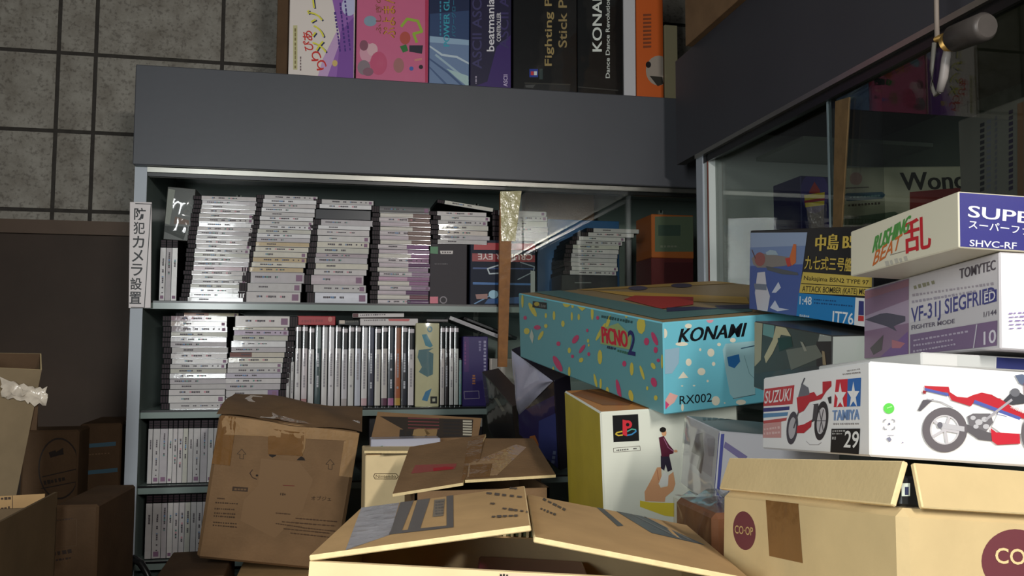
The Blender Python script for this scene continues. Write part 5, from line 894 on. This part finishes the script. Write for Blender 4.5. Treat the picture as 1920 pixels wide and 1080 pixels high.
def leaf_art(fr, polys, parent, name):
    a, X, Yv, n = fr; mb = MB()
    for pts, c, lay in polys:
        P = []
        for q in pts:
            d = ray(q); k = (a-CAM).dot(n)/d.dot(n); P.append(CAM+d*k+n*0.0003*lay)
        if (P[1]-P[0]).cross(P[2]-P[0]).dot(n) < 0: P = P[::-1]
        mb.face(P, ink(c) if isinstance(c, tuple) else c)
    return mb
def printed_leaf(pts, th, m, parent, polys, name='flap'):
    ob, fr = leaf(pts, th, m, name, parent); mb2 = leaf_art(fr, polys, parent, name)
    me = ob.data; base = MB(); base.v = [v.co.copy() for v in me.vertices]; base.f = [tuple(f.vertices) for f in me.polygons]; base.mats = list(me.materials); base.m = [f.material_index for f in me.polygons]; base.sm = [False]*len(base.f)
    k = len(base.v); base.v += mb2.v
    for f, mi in zip(mb2.f, mb2.m): base.f.append(tuple(k+i for i in f)); base.m.append(base.mi(mb2.mats[mi])); base.sm.append(False)
    ob.data = base.mesh(name); return ob
yb = 1.54
BKN = (52, 48, 46)
pol = [(zz(260, 470, 890, 492, 880, 610, 395, 625, 420, 560), (58, 50, 44), 1)]
for i in range(4): pol.append((zz(450, 480+i*22, 660, 486+i*22, 660, 492+i*22, 450, 487+i*22), (120, 66, 66), 2))
for i in range(5): pol.append((zz(690, 495+i*24, 800, 498+i*24, 800, 510+i*24, 690, 508+i*24), BKN, 2))
for i in range(6): pol.append((zz(820, 497+i*18, 882, 499+i*18, 880, 511+i*18, 820, 509+i*18), (176, 168, 150), 2))
pol += [(zz(490, 560, 560, 548, 600, 590, 540, 612, 480, 600), (150, 122, 84), 2), (zz(560, 560, 650, 555, 640, 610, 580, 608), (140, 112, 76), 2), (zz(395, 560, 430, 560, 425, 620, 390, 625), BKN, 2), (zz(440, 570, 470, 570, 470, 625, 435, 625), BKN, 2)]
printed_leaf([onY(690, 845, yb), onY(895, 828, yb), onY(903, 784, yb+0.05), onY(708, 772, yb+0.05)], 0.004, CARDB, e, pol)
pol = [(zz(270, 715, 455, 712, 455, 722, 270, 726), (96, 78, 56), 1)]
printed_leaf([onY(683, 850, 1.40), onY(862, 850, 1.40), onY(862, 838, 1.47), onY(688, 842, 1.47)], 0.004, CARDL, e, pol)
p = Panel(Vector((onY(690, 838, 1.5).x+0.004, 1.478, nb.d[2]+0.001)), (0, 0, 0.02), (0.12, 0.04, 0.016), ink((176, 176, 190), .3, .5)); p.poly('R', zz(170, 690, 280, 668, 280, 690, 180, 700), (60, 120, 90), 1); p.done('magazine', 'edge of a glossy magazine showing inside the oval-logo carton', 'magazine')
# carton with red stamp in front of it
ya = 1.14
e2 = empty('cardboard_carton', (onY(735, 930, ya).x, ya, 0)); tag(e2, 'brown carton with a red stamp on its raised flap, behind the tent-shaped carton', 'carton'); bpy.context.view_layer.update()
zb = onY(870, 905, ya).z; xa, xb = onY(735, 930, ya).x, onY(1030, 900, ya).x
mb = MB()
for a, c in (((xa, ya, 0), (xb, ya+T, zb-0.01)), ((xa, ya+0.19, 0), (xb, ya+0.19+T, zb)), ((xa, ya, 0), (xa+T, ya+0.19, zb-0.01)), ((xb-T, ya, 0), (xb, ya+0.19, zb-0.01)), ((xa, ya, 0.0), (xb, ya+0.19, T))): mb.box((max(a[0], xa+0.03) if a[0] == xa else a[0], a[1], a[2]), (max(c[0], xa+0.03+T) if c[0] < xa+0.01 else c[0], c[1], c[2]), CARDB)
place_part(mb.obj('box_body'), e2)
pol = [(zz(500, 800, 780, 790, 765, 828, 470, 858), (150, 74, 66), 1), (zz(620, 822, 700, 812, 760, 815, 750, 830, 620, 842), (166, 40, 46), 2), (zz(855, 640, 965, 600, 935, 760, 830, 900, 812, 900), TAPE, 1)]
printed_leaf([onY(736, 926, ya-0.001), onY(868, 905, ya-0.001), onY(911, 814, ya+0.17), onY(768, 838, ya+0.17)], 0.004, CARDB, e2, pol)
pol = [(zz(860, 790, 1180, 660, 1250, 680, 1050, 870, 850, 880), CTAPE, 1), (zz(870, 800, 1020, 790, 1000, 880, 860, 890), TAPE, 2)]
printed_leaf([onY(872, 900, ya-0.001), onY(1042, 890, ya-0.001), onY(1000, 822, ya+0.17), onY(905, 822, ya+0.17)], 0.004, CARDB, e2, pol)
# ================================================================== LEFT CORNER
bd = empty('storage_board', (-0.9, 2.38, 0)); tag(bd, 'tall dark brown board leaning against the tiled wall at the left', 'board'); bpy.context.view_layer.update()
DB = mat('dark_brown_board', (66, 52, 42), 0.6, 0.3, 0, 0.25, 4, 0.05, 60); zt_ = onY(120, 438, 2.37).z
mb = MB(); mb.box((-1.6, 2.375, 0), (-0.478, 2.4, zt_), DB); place_part(mb.obj('panel'), bd)
mb = MB(); mb.box((-1.6, 2.362, zt_-0.002), (-0.478, 2.404, zt_+0.034), mat('brown_rail', (92, 74, 60), 0.55, 0.3, 0, 0.2, 6)); place_part(mb.obj('top_rail'), bd)
zz = zm(0, 400, .62963)
def left_carton(px0, py0, px1, Y, dep, m, label, rz=0, art=None, tilt=(0, 0)):
    a = onY(px0, py0, Y); c = onY(px1, py0, Y)
    p = Panel(Vector((a.x, Y, 0)), (tilt[0], tilt[1], rz), (c.x-a.x, dep, a.z), m, b=0.004)
    if art: art(p)
    return p.done('cardboard_carton', label, 'carton')
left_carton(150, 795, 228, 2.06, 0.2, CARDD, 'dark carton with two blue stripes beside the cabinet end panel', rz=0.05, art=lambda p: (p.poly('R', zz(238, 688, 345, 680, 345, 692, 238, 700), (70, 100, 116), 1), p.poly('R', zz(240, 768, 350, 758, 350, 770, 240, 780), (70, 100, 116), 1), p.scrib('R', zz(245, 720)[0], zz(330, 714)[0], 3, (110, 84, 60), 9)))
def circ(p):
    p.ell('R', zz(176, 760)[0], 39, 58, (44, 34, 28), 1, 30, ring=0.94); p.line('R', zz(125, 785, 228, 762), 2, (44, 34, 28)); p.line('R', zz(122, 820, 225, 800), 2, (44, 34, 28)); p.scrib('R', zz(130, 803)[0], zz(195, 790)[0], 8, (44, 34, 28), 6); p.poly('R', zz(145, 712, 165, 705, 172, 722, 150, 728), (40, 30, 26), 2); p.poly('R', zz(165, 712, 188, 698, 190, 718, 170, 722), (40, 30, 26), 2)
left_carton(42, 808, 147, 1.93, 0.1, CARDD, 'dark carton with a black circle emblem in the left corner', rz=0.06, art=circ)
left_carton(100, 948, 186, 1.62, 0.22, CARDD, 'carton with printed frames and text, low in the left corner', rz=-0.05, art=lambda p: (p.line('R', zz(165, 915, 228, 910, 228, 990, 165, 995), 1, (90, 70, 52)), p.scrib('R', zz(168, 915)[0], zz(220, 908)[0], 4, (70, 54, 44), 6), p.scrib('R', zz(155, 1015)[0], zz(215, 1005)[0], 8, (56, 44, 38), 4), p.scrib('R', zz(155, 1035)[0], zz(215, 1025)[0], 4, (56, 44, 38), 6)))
# tall carton with torn tape
YD = 1.5; a = onY(-60, 662, YD); c = onY(62, 662, YD)
e = empty('cardboard_carton', (a.x, YD, 0), (0, 0.02, 0.33)); tag(e, 'tall carton with torn tape hanging from its rim at the left edge', 'carton'); bpy.context.view_layer.update()
Wd = (c.x-a.x)*1.02; Hd = a.z; mb = MB()
P0 = [Vector((0, 0, 0)), Vector((Wd-0.07, 0, 0)), Vector((Wd-0.07, 0.15, 0)), Vector((0, 0.15, 0))]; P1 = [Vector((0, 0, Hd-0.022)), Vector((Wd-0.004, 0, Hd-0.026)), Vector((Wd-0.004, 0.15, Hd)), Vector((0, 0.15, Hd))]
for i in range(4): j = (i+1) % 4; mb.face([P0[i], P0[j], P1[j], P1[i]], CARDG)
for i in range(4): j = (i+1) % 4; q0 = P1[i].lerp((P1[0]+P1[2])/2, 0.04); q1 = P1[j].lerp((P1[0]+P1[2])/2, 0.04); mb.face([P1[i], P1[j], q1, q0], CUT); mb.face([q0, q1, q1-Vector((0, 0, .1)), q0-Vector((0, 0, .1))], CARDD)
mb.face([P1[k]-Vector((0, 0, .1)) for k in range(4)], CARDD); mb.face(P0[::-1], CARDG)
ob = mb.obj('box_body', e)
rr = random.Random(6); mb = MB(); TT = mat('torn_clear_tape', (214, 200, 182), 0.2, .5, .6, .2, 40, .6, 50)
mb.grid(lambda a, b: Vector((Wd*(0.35+0.68*a)+0.006*rr.random(), -0.004-0.012*math.sin(PI*b)*rr.random(), Hd-0.075-0.018*a+0.03*b+0.010*rr.random())), 12, 5, TT); mb.obj('torn_tape', e)
p = Panel(e.matrix_world @ Matrix.Translation((0.02, -0.0002, Hd*0.42)), None, (0.09, 0.0004, 0.1), CARD, b=0.0001); zq = zm(0, 400, .62963); p.line('R', zq(0, 815, 38, 815, 38, 905, 0, 915), 1.2, (70, 54, 44)); p.scrib('R', zq(2, 850)[0], zq(34, 848)[0], 6, (70, 54, 44), 3); p.scrib('R', zq(2, 880)[0], zq(34, 876)[0], 6, (70, 54, 44), 3); p.done('paper_label', parent=e)
# open carton at the bottom left
zE_ = onY(108, 922, 1.25).z; A_ = onZ(108, 922, zE_); B_ = onZ(-40, 1000, zE_); d = B_-A_; an = math.atan2(-d.y, -d.x); L_ = d.length+0.05
e = empty('cardboard_carton', (A_.x, A_.y, 0), (0, 0, an)); tag(e, 'open carton with flaps up at the bottom left corner', 'carton'); bpy.context.view_layer.update()
mb = MB(); 
for a, c in (((-L_, 0, 0), (0, T, zE_)), ((-L_, 0.2, 0), (0, 0.2+T, zE_-0.02)), ((-T, 0, 0), (0, 0.2, zE_-0.02)), ((-L_, 0, 0), (-L_+T, .2, zE_-.02)), ((-L_, 0, 0), (0, .2, T))): mb.box(a, c, CARDS)
mb.obj('box_body', e)
mb = MB(); M_ = Matrix.Translation((-L_, 0.2, zE_-0.02)) @ Euler((math.radians(50), 0, 0)).to_matrix().to_4x4(); mb.box((0, 0, 0), (L_, 0.07, 0.004), CARDS, M_); mb.obj('flap', e)
# black strap at the foot of the post
mb = MB(); mb.tube([onY(240, 1100, 1.93), onY(244, 1062, 1.93), onY(252, 1048, 1.92), onY(264, 1056, 1.915), onY(276, 1076, 1.91), onY(288, 1105, 1.90)], [0.006, 0.008, 0.009, 0.008, 0.007, 0.006], mat('black_strap', (26, 24, 24), 0.35, .5, .3), 8)
tag(mb.obj('black_strap'), 'black curved strap end at the foot of the cabinet post', 'strap')
